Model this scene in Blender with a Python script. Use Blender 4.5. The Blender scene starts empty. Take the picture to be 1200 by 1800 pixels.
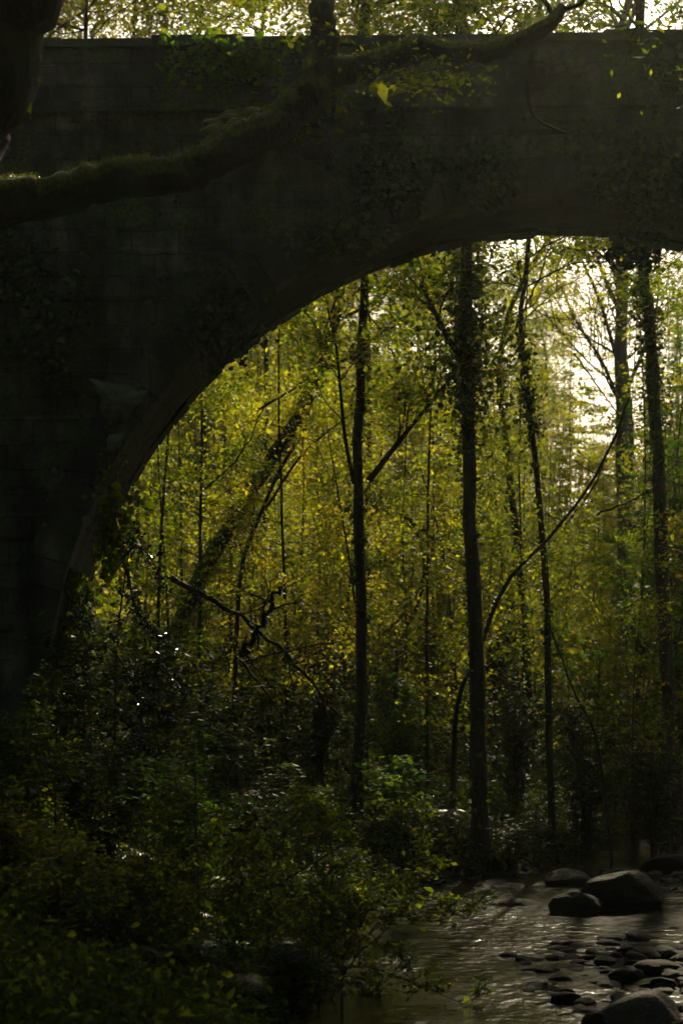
import bpy, math, random
import numpy as np

# ------------------------------------------------------------------ camera, sky, sun, exposure
scene = bpy.context.scene
COL = scene.collection
FPX, HOR, CZ = 3600.0, 1230.0, 2.3          # focal length in photo pixels, horizon row, eye height over the water
cam_d = bpy.data.cameras.new('camera')
cam = bpy.data.objects.new('camera', cam_d)
COL.objects.link(cam)
cam.location = (0, 0, CZ)
cam.rotation_euler = (math.radians(90), 0, 0)
cam_d.sensor_fit = 'HORIZONTAL'
cam_d.sensor_width = 36.0
cam_d.lens = 36.0 * FPX / 1200.0
cam_d.shift_y = (HOR - 900.0) / 1200.0
cam_d.clip_start = 0.1
cam_d.clip_end = 4000
cam_d.dof.use_dof = True
cam_d.dof.focus_distance = 21.0
cam_d.dof.aperture_fstop = 3.5
scene.camera = cam
scene.render.resolution_x, scene.render.resolution_y = 682, 1024

SUN_EL, SUN_AZ = math.radians(30), math.radians(9)     # azimuth measured from +Y towards +X
world = bpy.data.worlds.new('World')
scene.world = world
world.use_nodes = True
nt = world.node_tree
nt.nodes.clear()
sky = nt.nodes.new('ShaderNodeTexSky')
sky.sky_type = 'NISHITA'
sky.sun_disc = False
sky.sun_elevation = SUN_EL
sky.sun_rotation = SUN_AZ
sky.dust_density = 4.0
sky.air_density = 1.0
bg = nt.nodes.new('ShaderNodeBackground')
bg.inputs['Strength'].default_value = 0.066
wo = nt.nodes.new('ShaderNodeOutputWorld')
nt.links.new(sky.outputs[0], bg.inputs[0])
nt.links.new(bg.outputs[0], wo.inputs[0])

sun_d = bpy.data.lights.new('sun', 'SUN')
sun_d.energy = 5.0
sun_d.angle = math.radians(0.5)
sun_d.color = (1.0, 0.86, 0.56)
sun = bpy.data.objects.new('sun', sun_d)
COL.objects.link(sun)
sun.rotation_euler = (math.radians(90) - SUN_EL, 0, math.pi - SUN_AZ)
sun.location = (8, 40, 60)

scene.view_settings.view_transform = 'Standard'
scene.view_settings.look = 'None'
scene.view_settings.exposure = 0.54
scene.view_settings.gamma = 1.0
scene.cycles.max_bounces = 6
scene.cycles.diffuse_bounces = 2
scene.cycles.glossy_bounces = 2
scene.cycles.transmission_bounces = 4
scene.cycles.transparent_max_bounces = 4
scene.cycles.caustics_reflective = False
scene.cycles.caustics_refractive = False

R0 = np.random.default_rng(7)
random.seed(7)


def P(px, py, d):
    """a world point d metres in front of the bridge-side camera height, read off a survey of the view"""
    return np.array([(px - 600.0) / FPX * d, d, CZ + (HOR - py) / FPX * d])


# ------------------------------------------------------------------ materials
def mat(name):
    m = bpy.data.materials.new(name)
    m.use_nodes = True
    m.node_tree.nodes.clear()
    return m, m.node_tree


def N(t, kind, **kw):
    n = t.nodes.new(kind)
    for k, v in kw.items():
        if k in n.inputs.keys() if hasattr(n.inputs, 'keys') else False:
            n.inputs[k].default_value = v
        else:
            setattr(n, k, v)
    return n


def ramp(t, fac, stops):
    r = t.nodes.new('ShaderNodeValToRGB')
    el = r.color_ramp.elements
    while len(el) < len(stops):
        el.new(0.5)
    for e, (p, c) in zip(el, stops):
        e.position = p
        e.color = (*c, 1)
    t.links.new(fac, r.inputs[0])
    return r


def leaf_mat(name, cols, trans, tf=0.5, rough=0.45, spec=0.4):
    """cols: leaf colours spread over the tint attribute; trans: the colour light takes passing through"""
    m, t = mat(name)
    a = t.nodes.new('ShaderNodeAttribute')
    a.attribute_name = 'tint'
    n = len(cols)
    rc = ramp(t, a.outputs['Fac'], [(i / (n - 1), c) for i, c in enumerate(cols)])
    rt = ramp(t, a.outputs['Fac'], [(i / (n - 1), c) for i, c in enumerate(trans)])
    p = t.nodes.new('ShaderNodeBsdfPrincipled')
    p.inputs['Roughness'].default_value = rough
    p.inputs['Specular IOR Level'].default_value = spec
    t.links.new(rc.outputs[0], p.inputs['Base Color'])
    tr = t.nodes.new('ShaderNodeBsdfTranslucent')
    t.links.new(rt.outputs[0], tr.inputs[0])
    mx = t.nodes.new('ShaderNodeMixShader')
    mx.inputs[0].default_value = tf
    o = t.nodes.new('ShaderNodeOutputMaterial')
    t.links.new(p.outputs[0], mx.inputs[1])
    t.links.new(tr.outputs[0], mx.inputs[2])
    t.links.new(mx.outputs[0], o.inputs[0])
    return m


def rough_mat(name, stops, scale=3.0, rough=0.85, bump=0.3, bscale=12.0, stretch=(1, 1, 1), moss=None, moss_up=None, spec=0.3):
    """mottled colour with bump; moss colours grow where a noise says so and on upward faces"""
    m, t = mat(name)
    tc = t.nodes.new('ShaderNodeTexCoord')
    mp = t.nodes.new('ShaderNodeMapping')
    mp.inputs['Scale'].default_value = stretch
    t.links.new(tc.outputs['Object'], mp.inputs[0])
    n1 = N(t, 'ShaderNodeTexNoise')
    n1.inputs['Scale'].default_value = scale
    n1.inputs['Detail'].default_value = 6
    n1.inputs['Roughness'].default_value = 0.65
    t.links.new(mp.outputs[0], n1.inputs[0])
    r = ramp(t, n1.outputs['Fac'], stops)
    col = r.outputs[0]
    n2 = N(t, 'ShaderNodeTexNoise')
    n2.inputs['Scale'].default_value = bscale
    n2.inputs['Detail'].default_value = 8
    t.links.new(mp.outputs[0], n2.inputs[0])
    if moss:
        n3 = N(t, 'ShaderNodeTexNoise')
        n3.inputs['Scale'].default_value = scale * 0.45
        n3.inputs['Detail'].default_value = 7
        n3.inputs['Roughness'].default_value = 0.7
        t.links.new(tc.outputs['Object'], n3.inputs[0])
        geo = t.nodes.new('ShaderNodeNewGeometry')
        sp = t.nodes.new('ShaderNodeSeparateXYZ')
        t.links.new(geo.outputs['Normal'], sp.inputs[0])
        ma = N(t, 'ShaderNodeMath', operation='MULTIPLY_ADD')
        t.links.new(sp.outputs['Z'], ma.inputs[0])
        ma.inputs[1].default_value = moss_up or 0.0
        t.links.new(n3.outputs['Fac'], ma.inputs[2])
        rm = ramp(t, ma.outputs[0], [(0.5, (0, 0, 0)), (0.62, (1, 1, 1))])
        mc = ramp(t, n2.outputs['Fac'], [(0.3, moss[0]), (0.7, moss[1])])
        mx = N(t, 'ShaderNodeMix', data_type='RGBA')
        t.links.new(rm.outputs[0], mx.inputs['Factor'])
        t.links.new(col, mx.inputs['A'])
        t.links.new(mc.outputs[0], mx.inputs['B'])
        col = mx.outputs['Result']
    b = t.nodes.new('ShaderNodeBump')
    b.inputs['Strength'].default_value = bump
    b.inputs['Distance'].default_value = 0.05
    t.links.new(n2.outputs['Fac'], b.inputs['Height'])
    p = t.nodes.new('ShaderNodeBsdfPrincipled')
    p.inputs['Roughness'].default_value = rough
    p.inputs['Specular IOR Level'].default_value = spec
    t.links.new(col, p.inputs['Base Color'])
    t.links.new(b.outputs[0], p.inputs['Normal'])
    o = t.nodes.new('ShaderNodeOutputMaterial')
    t.links.new(p.outputs[0], o.inputs[0])
    return m


def stone_mat(name, stops, moss, row=0.28, width=0.58, strength=1.0, island=False):
    """coursed masonry: joints from a brick pattern in object x, z; lichen and damp blotches"""
    m, t = mat(name)
    tc = t.nodes.new('ShaderNodeTexCoord')
    sp = t.nodes.new('ShaderNodeSeparateXYZ')
    t.links.new(tc.outputs['Object'], sp.inputs[0])
    cb = t.nodes.new('ShaderNodeCombineXYZ')
    t.links.new(sp.outputs['X'], cb.inputs['X'])
    t.links.new(sp.outputs['Z'], cb.inputs['Y'])
    wob = N(t, 'ShaderNodeTexNoise')
    wob.inputs['Scale'].default_value = 1.6
    t.links.new(tc.outputs['Object'], wob.inputs[0])
    sc = N(t, 'ShaderNodeVectorMath', operation='SCALE')
    sc.inputs['Scale'].default_value = 0.09
    t.links.new(wob.outputs['Color'], sc.inputs[0])
    ad = N(t, 'ShaderNodeVectorMath', operation='ADD')
    t.links.new(cb.outputs[0], ad.inputs[0])
    t.links.new(sc.outputs[0], ad.inputs[1])
    br = t.nodes.new('ShaderNodeTexBrick')
    br.inputs['Color1'].default_value = (0.25, 0.25, 0.25, 1)
    br.inputs['Color2'].default_value = (0.9, 0.9, 0.9, 1)
    br.inputs['Mortar'].default_value = (0.0, 0.0, 0.0, 1)
    br.inputs['Scale'].default_value = 1.0
    br.inputs['Mortar Size'].default_value = 0.014
    br.inputs['Mortar Smooth'].default_value = 0.4
    br.inputs['Brick Width'].default_value = width
    br.inputs['Row Height'].default_value = row
    t.links.new(ad.outputs[0], br.inputs['Vector'])
    n1 = N(t, 'ShaderNodeTexNoise')
    n1.inputs['Scale'].default_value = 1.3
    n1.inputs['Detail'].default_value = 9
    n1.inputs['Roughness'].default_value = 0.7
    t.links.new(tc.outputs['Object'], n1.inputs[0])
    r = ramp(t, n1.outputs['Fac'], stops)
    mul = N(t, 'ShaderNodeMix', data_type='RGBA', blend_type='MULTIPLY')
    mul.inputs['Factor'].default_value = 0.55
    t.links.new(r.outputs[0], mul.inputs['A'])
    t.links.new(br.outputs['Color'], mul.inputs['B'])
    mps = t.nodes.new('ShaderNodeMapping')
    mps.inputs['Scale'].default_value = (2.2, 2.2, 0.22)
    t.links.new(tc.outputs['Object'], mps.inputs[0])
    ns = N(t, 'ShaderNodeTexNoise')
    ns.inputs['Scale'].default_value = 1.4
    ns.inputs['Detail'].default_value = 6
    t.links.new(mps.outputs[0], ns.inputs[0])
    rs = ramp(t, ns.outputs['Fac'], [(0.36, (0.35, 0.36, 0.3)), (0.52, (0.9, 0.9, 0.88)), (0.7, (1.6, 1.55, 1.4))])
    st_ = N(t, 'ShaderNodeMix', data_type='RGBA', blend_type='MULTIPLY')
    st_.inputs['Factor'].default_value = 1.0
    t.links.new(mul.outputs['Result'], st_.inputs['A']); t.links.new(rs.outputs[0], st_.inputs['B'])
    mul = st_
    if island:
        ge = t.nodes.new('ShaderNodeNewGeometry')
        ri_ = ramp(t, ge.outputs['Random Per Island'], [(0.0, (0.55, 0.55, 0.5)), (0.6, (1, 1, 1)), (1.0, (1.5, 1.45, 1.3))])
        st2 = N(t, 'ShaderNodeMix', data_type='RGBA', blend_type='MULTIPLY')
        st2.inputs['Factor'].default_value = 1.0
        t.links.new(mul.outputs['Result'], st2.inputs['A']); t.links.new(ri_.outputs[0], st2.inputs['B'])
        mul = st2
    n3 = N(t, 'ShaderNodeTexNoise')
    n3.inputs['Scale'].default_value = 0.9
    n3.inputs['Detail'].default_value = 8
    n3.inputs['Roughness'].default_value = 0.75
    t.links.new(tc.outputs['Object'], n3.inputs[0])
    rm = ramp(t, n3.outputs['Fac'], [(0.48, (0, 0, 0)), (0.6, (1, 1, 1))])
    mx = N(t, 'ShaderNodeMix', data_type='RGBA')
    t.links.new(rm.outputs[0], mx.inputs['Factor'])
    t.links.new(mul.outputs['Result'], mx.inputs['A'])
    n4 = N(t, 'ShaderNodeTexNoise')
    n4.inputs['Scale'].default_value = 25
    n4.inputs['Detail'].default_value = 5
    t.links.new(tc.outputs['Object'], n4.inputs[0])
    mc = ramp(t, n4.outputs['Fac'], [(0.3, moss[0]), (0.7, moss[1])])
    t.links.new(mc.outputs[0], mx.inputs['B'])
    hs = N(t, 'ShaderNodeMath', operation='MULTIPLY_ADD')
    t.links.new(n4.outputs['Fac'], hs.inputs[0])
    hs.inputs[1].default_value = 0.5
    t.links.new(br.outputs['Color'], hs.inputs[2])
    b = t.nodes.new('ShaderNodeBump')
    b.inputs['Strength'].default_value = strength
    b.inputs['Distance'].default_value = 0.03
    t.links.new(hs.outputs[0], b.inputs['Height'])
    p = t.nodes.new('ShaderNodeBsdfPrincipled')
    p.inputs['Roughness'].default_value = 0.85
    t.links.new(mx.outputs['Result'], p.inputs['Base Color'])
    t.links.new(b.outputs[0], p.inputs['Normal'])
    o = t.nodes.new('ShaderNodeOutputMaterial')
    t.links.new(p.outputs[0], o.inputs[0])
    return m


MOSS = ((0.035, 0.05, 0.008), (0.09, 0.115, 0.018))
M = {}
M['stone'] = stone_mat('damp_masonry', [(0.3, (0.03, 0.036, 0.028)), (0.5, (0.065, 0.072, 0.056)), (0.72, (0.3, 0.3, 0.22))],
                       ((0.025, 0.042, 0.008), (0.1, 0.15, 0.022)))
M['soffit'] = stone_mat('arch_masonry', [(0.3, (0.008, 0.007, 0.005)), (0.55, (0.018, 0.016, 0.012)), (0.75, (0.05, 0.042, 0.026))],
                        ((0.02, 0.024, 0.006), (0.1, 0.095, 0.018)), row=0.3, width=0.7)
M['voussoir'] = stone_mat('arch_stones', [(0.3, (0.03, 0.034, 0.026)), (0.5, (0.06, 0.064, 0.05)), (0.72, (0.14, 0.14, 0.1))], ((0.02, 0.03, 0.008), (0.06, 0.08, 0.016)), row=5, width=5, island=True)
M['coping'] = rough_mat('mossy_coping', [(0.35, (0.04, 0.045, 0.03)), (0.65, (0.1, 0.1, 0.075))], 2.0, 0.9, 0.5, 20,
                        moss=((0.05, 0.08, 0.01), (0.12, 0.17, 0.02)), moss_up=0.3)
M['patch'] = rough_mat('pale_render', [(0.3, (0.08, 0.078, 0.045)), (0.7, (0.22, 0.21, 0.13))], 4.0, 0.9, 0.4, 14)
M['bark'] = rough_mat('bark', [(0.3, (0.018, 0.014, 0.01)), (0.7, (0.06, 0.05, 0.035))], 6, 0.9, 0.8, 22, (1, 1, 0.25),
                      moss=((0.02, 0.03, 0.006), (0.05, 0.065, 0.012)), moss_up=0.1)
M['bark_moss'] = rough_mat('mossy_bark', [(0.3, (0.02, 0.018, 0.012)), (0.7, (0.05, 0.045, 0.03))], 5, 0.95, 0.9, 30, (1, 1, 0.5),
                           moss=((0.04, 0.05, 0.008), (0.11, 0.12, 0.02)), moss_up=0.35)
M['bark_pale'] = rough_mat('pale_bark', [(0.3, (0.06, 0.05, 0.035)), (0.7, (0.15, 0.13, 0.09))], 6, 0.85, 0.6, 22, (1, 1, 0.25))
M['twig'] = rough_mat('dead_twig', [(0.3, (0.025, 0.018, 0.012)), (0.7, (0.08, 0.06, 0.04))], 10, 0.8, 0.4, 40)
M['rock'] = rough_mat('wet_rock', [(0.3, (0.004, 0.004, 0.0035)), (0.7, (0.013, 0.012, 0.01))], 4, 0.85, 0.6, 14, spec=0.12,
                      moss=((0.005, 0.007, 0.002), (0.013, 0.016, 0.003)), moss_up=0.12)
M['rock_moss'] = rough_mat('mossy_rock', [(0.3, (0.02, 0.02, 0.018)), (0.7, (0.07, 0.065, 0.055))], 3, 0.7, 0.7, 16,
                           moss=((0.02, 0.022, 0.004), (0.09, 0.075, 0.01)), moss_up=0.15)
M['pebble'] = rough_mat('wet_pebble', [(0.3, (0.012, 0.011, 0.008)), (0.7, (0.045, 0.04, 0.03))], 5, 0.8, 0.9, 12, spec=0.15)
M['soil'] = rough_mat('leaf_litter', [(0.3, (0.008, 0.006, 0.004)), (0.55, (0.022, 0.017, 0.009)), (0.75, (0.05, 0.036, 0.018))], 3.5, 1.0, 1.0, 14, spec=0.02,
                      moss=((0.02, 0.03, 0.006), (0.05, 0.06, 0.012)), moss_up=0.0)
G = (0.028, 0.055, 0.008)
M['leaf_green'] = leaf_mat('leaf_green', [(0.012, 0.026, 0.004), (0.022, 0.042, 0.005), (0.05, 0.065, 0.007)],
                           [(0.1, 0.18, 0.005), (0.2, 0.29, 0.006), (0.42, 0.43, 0.01)], 0.58, 0.65, 0.05)
M['leaf_gold'] = leaf_mat('leaf_gold', [(0.05, 0.06, 0.01), (0.09, 0.09, 0.012), (0.14, 0.11, 0.015), (0.15, 0.08, 0.02)],
                          [(0.34, 0.4, 0.01), (0.5, 0.52, 0.01), (0.66, 0.58, 0.01), (0.62, 0.45, 0.02)], 0.62, 0.55, 0.3)
M['leaf_brown'] = leaf_mat('leaf_brown', [(0.045, 0.05, 0.012), (0.08, 0.075, 0.018), (0.11, 0.08, 0.03)],
                           [(0.24, 0.28, 0.012), (0.42, 0.4, 0.02), (0.5, 0.36, 0.04)], 0.55, 0.6)
M['leaf_ivy_shade'] = leaf_mat('leaf_ivy_shade', [(0.018, 0.034, 0.008), (0.034, 0.058, 0.011), (0.075, 0.1, 0.015)],  # ivy leaf; darker colour also paints shade into floor bushes and ground cover
                         [(0.03, 0.06, 0.006), (0.08, 0.13, 0.008), (0.22, 0.24, 0.012)], 0.35, 0.6, 0.08)
M['wall_ivy'] = leaf_mat('wall_ivy', [(0.022, 0.042, 0.02), (0.045, 0.075, 0.03), (0.09, 0.12, 0.03)],
                         [(0.02, 0.04, 0.006), (0.05, 0.08, 0.01), (0.12, 0.14, 0.012)], 0.2, 0.5, 0.15)
M['leaf_fresh'] = leaf_mat('leaf_fresh', [(0.012, 0.03, 0.004), (0.022, 0.048, 0.005), (0.045, 0.07, 0.007)],
                          [(0.06, 0.19, 0.004), (0.12, 0.3, 0.005), (0.27, 0.42, 0.01)], 0.58, 0.6, 0.1)
M['leaf_holly'] = leaf_mat('leaf_holly', [(0.012, 0.028, 0.009), (0.02, 0.04, 0.011), (0.035, 0.05, 0.012)],
                           [(0.02, 0.04, 0.006), (0.03, 0.06, 0.008), (0.08, 0.1, 0.012)], 0.12, 0.2, 0.6)
M['fern'] = leaf_mat('fern_green', [(0.03, 0.055, 0.01), (0.05, 0.08, 0.012), (0.1, 0.09, 0.02)],
                     [(0.1, 0.17, 0.01), (0.18, 0.24, 0.012), (0.3, 0.22, 0.02)], 0.4, 0.4)

m, t = mat('stream_water')
tc = t.nodes.new('ShaderNodeTexCoord')
mp = t.nodes.new('ShaderNodeMapping')
mp.inputs['Scale'].default_value = (1.0, 0.55, 1)
t.links.new(tc.outputs['Object'], mp.inputs[0])
n1 = N(t, 'ShaderNodeTexNoise'); n1.inputs['Scale'].default_value = 7; n1.inputs['Detail'].default_value = 4
n2 = N(t, 'ShaderNodeTexNoise'); n2.inputs['Scale'].default_value = 0.5; n2.inputs['Detail'].default_value = 2
t.links.new(mp.outputs[0], n1.inputs[0]); t.links.new(mp.outputs[0], n2.inputs[0])
cr = ramp(t, n2.outputs['Fac'], [(0.38, (0.15, 0.15, 0.15)), (0.55, (1, 1, 1))])
ml = N(t, 'ShaderNodeMath', operation='MULTIPLY')
t.links.new(n1.outputs['Fac'], ml.inputs[0]); t.links.new(cr.outputs[0], ml.inputs[1])
b = t.nodes.new('ShaderNodeBump'); b.inputs['Strength'].default_value = 0.55; b.inputs['Distance'].default_value = 0.07
t.links.new(ml.outputs[0], b.inputs['Height'])
p = t.nodes.new('ShaderNodeBsdfPrincipled')
p.inputs['Base Color'].default_value = (0.014, 0.012, 0.006, 1)
p.inputs['Roughness'].default_value = 0.13
p.inputs['IOR'].default_value = 1.33
p.inputs['Specular IOR Level'].default_value = 0.6
t.links.new(b.outputs[0], p.inputs['Normal'])
o = t.nodes.new('ShaderNodeOutputMaterial'); t.links.new(p.outputs[0], o.inputs[0])
M['water'] = m


# ------------------------------------------------------------------ mesh helpers
class MB:
    """collects quads (vertex arrays) and links them as ONE mesh object"""
    def __init__(self):
        self.v, self.q, self.t, self.n = [], [], [], 0

    def add(self, v, q, tint=None):
        v = np.asarray(v, np.float32).reshape(-1, 3)
        self.v.append(v)
        self.q.append(np.asarray(q, np.int32).reshape(-1, 4) + self.n)
        self.t.append(np.full(len(v), 0.5, np.float32) if tint is None else np.asarray(tint, np.float32))
        self.n += len(v)

    def empty(self):
        return self.n == 0

    def mesh(self, name, material, origin=(0, 0, 0), smooth=True):
        v = np.concatenate(self.v) - np.asarray(origin, np.float32)
        q = np.concatenate(self.q)
        me = bpy.data.meshes.new(name)
        me.vertices.add(len(v)); me.vertices.foreach_set('co', v.ravel())
        me.loops.add(q.size); me.loops.foreach_set('vertex_index', q.ravel())
        me.polygons.add(len(q)); me.polygons.foreach_set('loop_start', np.arange(0, q.size, 4, dtype=np.int32))
        me.polygons.foreach_set('use_smooth', np.full(len(q), smooth))
        me.update(calc_edges=True)
        me.validate()
        if len(me.vertices) == len(v):
            a = me.attributes.new('tint', 'FLOAT', 'POINT')
            a.data.foreach_set('value', np.concatenate(self.t))
        me.materials.append(material)
        return me

    def build(self, name, material, parent=None, smooth=True):
        o0 = (0, 0, 0)
        if parent is not None:
            root = parent
            o0 = np.array(root.location)
            while root.parent is not None:
                root = root.parent
                o0 = o0 + np.array(root.location)
        ob = bpy.data.objects.new(name, self.mesh(name, material, o0, smooth))
        COL.objects.link(ob)
        if parent is not None:
            ob.parent = parent
        return ob


def tag(o, label=None, cat=None, group=None, kind=None):
    if label: o['label'] = label
    if cat: o['category'] = cat
    if group: o['group'] = group
    if kind: o['kind'] = kind
    return o


def thing(name, label, cat, loc=(0, 0, 0), group=None):
    o = bpy.data.objects.new(name, None)
    COL.objects.link(o)
    o.empty_display_size = 0.2
    o.location = [float(c) for c in loc]
    return tag(o, label, cat, group)


def copy_tree(o, parent=None):
    c = o.copy()
    COL.objects.link(c)
    c.parent = parent
    for ch in list(o.children):
        copy_tree(ch, c)
    return c


def smooth_path(pts, n):
    pts = np.asarray(pts, float)
    if len(pts) < 3:
        tt = np.linspace(0, 1, n)[:, None]
        return pts[0] * (1 - tt) + pts[-1] * tt
    ext = np.vstack([2 * pts[0] - pts[1], pts, 2 * pts[-1] - pts[-2]])
    u = np.linspace(0, len(pts) - 1 - 1e-6, n)
    i = u.astype(int)
    f = (u - i)[:, None]
    p0, p1, p2, p3 = ext[i], ext[i + 1], ext[i + 2], ext[i + 3]
    return 0.5 * (2 * p1 + (p2 - p0) * f + (2 * p0 - 5 * p1 + 4 * p2 - p3) * f ** 2 + (3 * p1 - p0 - 3 * p2 + p3) * f ** 3)


def tube(mb, pts, rad, sides=6, rng=R0, rough=0.0):
    pts = np.asarray(pts, float)
    n = len(pts)
    rad = np.broadcast_to(np.asarray(rad, float), (n,)) if np.ndim(rad) else np.full(n, float(rad))
    tan = np.gradient(pts, axis=0)
    tan /= np.linalg.norm(tan, axis=1, keepdims=True) + 1e-9
    up = np.array([0, 0, 1.0]) if abs(tan[0][2]) < 0.9 else np.array([0, 1.0, 0])
    u = np.cross(tan[0], up); u /= np.linalg.norm(u)
    a = np.linspace(0, 2 * np.pi, sides, endpoint=False)
    rows = []
    for k in range(n):
        u = u - tan[k] * np.dot(u, tan[k]); u /= np.linalg.norm(u) + 1e-9
        w = np.cross(tan[k], u)
        rr = rad[k] * (1 + rough * rng.normal(size=sides)) if rough else rad[k]
        rows.append(pts[k] + (np.cos(a) * rr)[:, None] * u + (np.sin(a) * rr)[:, None] * w)
    v = np.vstack(rows)
    i = np.arange(n - 1)[:, None] * sides
    j = np.arange(sides)[None]
    jn = (j + 1) % sides
    q = np.stack([i + j, i + jn, i + sides + jn, i + sides + j], -1).reshape(-1, 4)
    mb.add(v, q)


def leaves(mb, c, size, rng, nrm=(0, 0, 1), spread=0.6, aspect=0.5, fold=0.12, tint=None, along=None):
    """one folded leaf blade per centre: five points, two quads"""
    c = np.asarray(c, float)
    n = len(c)
    if n == 0:
        return
    size = np.broadcast_to(np.asarray(size, float), (n,)) * np.clip(rng.lognormal(-0.08, 0.36, n), 0.35, 2.0)
    nn = np.asarray(nrm, float) + rng.normal(0, spread, (n, 3))
    nn /= np.linalg.norm(nn, axis=1, keepdims=True)
    d = rng.normal(size=(n, 3)) if along is None else np.asarray(along, float) + rng.normal(0, 0.35, (n, 3))
    d -= nn * np.sum(d * nn, 1, keepdims=True)
    d /= np.linalg.norm(d, axis=1, keepdims=True) + 1e-9
    s = np.cross(nn, d)
    L = size[:, None]
    base = c - d * L * 0.5
    tip = c + d * L * 0.5 - nn * L * 0.08
    mid = c - nn * L * fold
    lf = c - d * L * 0.08 + s * L * aspect * 0.5
    rt = c - d * L * 0.08 - s * L * aspect * 0.5
    v = np.stack([base, rt, tip, lf, mid], 1).reshape(-1, 3)
    k = np.arange(n)[:, None] * 5
    q = np.concatenate([k + np.array([[0, 1, 2, 4]]), k + np.array([[0, 4, 2, 3]])], 1).reshape(-1, 4)
    if tint is None:
        tint = rng.uniform(0, 1, n)
    mb.add(v, q, np.repeat(np.clip(tint, 0, 1), 5))


def unit(v):
    return v / (np.linalg.norm(v) + 1e-9)


def grow(out, anchors, p, d, L, r, depth, rng, trop=0.15, wob=0.22, kids=4):
    n = 6
    pts, dirs = [p], []
    step = L / (n - 1)
    for k in range(n - 1):
        d = unit(d + rng.normal(0, wob, 3) + np.array([0, 0, trop]) * 0.5)
        dirs.append(d)
        pts.append(pts[-1] + d * step)
    pts = np.array(pts)
    out.append((pts, np.linspace(r, r * 0.35, n), depth))
    if depth == 0:
        anchors.extend(pts[1:])
        return
    for k in range(kids):
        t_ = rng.uniform(0.25, 1.0)
        i = min(int(t_ * (n - 1)), n - 2)
        pp = pts[i] + (pts[i + 1] - pts[i]) * (t_ * (n - 1) - i)
        side = unit(np.cross(dirs[i], rng.normal(size=3)))
        nd = unit(dirs[i] * rng.uniform(0.5, 1.0) + side * rng.uniform(0.5, 1.0))
        grow(out, anchors, pp, nd, L * rng.uniform(0.42, 0.68), r * 0.5, depth - 1, rng, trop, wob, kids)
    anchors.append(pts[-1])


def make_tree(name, label, cat, path, r0, r1, seed, bark='bark', leaf='leaf_green', group=None, limbs=12, tmin=0.35, tmax=1.0,
              limb_len=2.5, depth=2, kids=4, per=10, lsize=0.08, lspread=0.22, flat=0.5, trop=0.12, sides=10, ivy=None,
              tint=(0.5, 0.3), extra=None, nseg=26, rough=0.05, wob=0.22):
    rng = np.random.default_rng(seed)
    pth = smooth_path(path, nseg)
    pth[1:-1] += rng.normal(0, r0 * 0.12, (len(pth) - 2, 3))
    rad = r0 + (r1 - r0) * np.linspace(0, 1, nseg) ** 0.9
    rad[0] *= 1.35; rad[1] *= 1.12
    t_ = thing(name, label, cat, path[0], group)
    mb = MB(); tube(mb, pth, rad, sides, rng, rough); mb.build('trunk', M[bark], t_)
    out, anchors = [], []
    for k in range(limbs):
        f = tmin + (tmax - tmin) * (k + rng.uniform(0, 1)) / max(limbs, 1)
        i = min(int(f * (nseg - 1)), nseg - 2)
        a = rng.uniform(0, 2 * np.pi)
        d = unit(np.array([math.cos(a), math.sin(a), rng.uniform(0.1, 0.7)]))
        grow(out, anchors, pth[i], d, limb_len * (1.15 - 0.6 * f) * rng.uniform(0.7, 1.2), rad[i] * 0.42, depth, rng, trop, wob, kids)
    for (pp, ra) in (extra or []):
        e = smooth_path(pp, 14); sub = []
        for _ in range(6):
            i = rng.integers(5, 13)
            grow(sub, anchors, e[i], unit(unit(e[i] - e[i - 1]) + rng.normal(0, 0.5, 3)), 0.8, ra * 0.3, 1, rng, trop, wob, 3)
        mb = MB(); tube(mb, e, np.linspace(ra, ra * 0.4, 14), 8, rng)
        for (pts, rr_, dp) in sub: tube(mb, pts, np.maximum(rr_, 0.004), 4, rng)
        mb.build('limb', M[bark], t_)
    if out:
        mb = MB()
        for (pts, ra, dp) in out:
            tube(mb, pts, np.maximum(ra, 0.004), 8 if dp >= 3 else (6 if dp == 2 else 4), rng)
        mb.build('branches', M[bark], t_)
    if per and anchors:
        an = np.array(anchors)
        c = np.repeat(an, per, 0) + rng.normal(0, lspread, (len(an) * per, 3)) * np.array([1, 1, flat])
        tn = np.repeat(rng.normal(tint[0], tint[1], len(an)), per) + rng.normal(0, 0.15, len(c))
        mb = MB(); leaves(mb, c, lsize, rng, spread=0.55, tint=tn, aspect=0.55)
        mb.build('crown', M[leaf], t_)
    if ivy:
        mb = MB()
        for (a0, a1, nl, w) in ivy:
            f = rng.uniform(a0, a1, nl) * (nseg - 1)
            i = f.astype(int).clip(0, nseg - 2)
            pc = pth[i] + (pth[i + 1] - pth[i]) * (f - i)[:, None]
            dd = rng.normal(size=(nl, 3)); dd /= np.linalg.norm(dd, axis=1, keepdims=True)
            dist = rad[i] + np.abs(rng.normal(0, w, nl))
            leaves(mb, pc + dd * dist[:, None] * np.array([1, 1, 0.6]), 0.07, rng, nrm=(0, -0.2, 0.5), spread=0.7, aspect=0.8)
        mb.build('ivy_leaves', M['leaf_ivy_shade'], t_)
    return t_


# ------------------------------------------------------------------ the ground, the stream
def noise2(x, y, s=1.0):
    x, y = x * s, y * s
    return (np.sin(x * 1.3 + 1.7 * np.sin(y * 0.9)) + np.sin(y * 1.7 + 1.3 * np.sin(x * 1.1 + 2.0)) +
            0.5 * np.sin(x * 3.1 + y * 2.3 + 1.0) + 0.5 * np.sin(x * 2.7 - y * 3.7)) / 3.0


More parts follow.
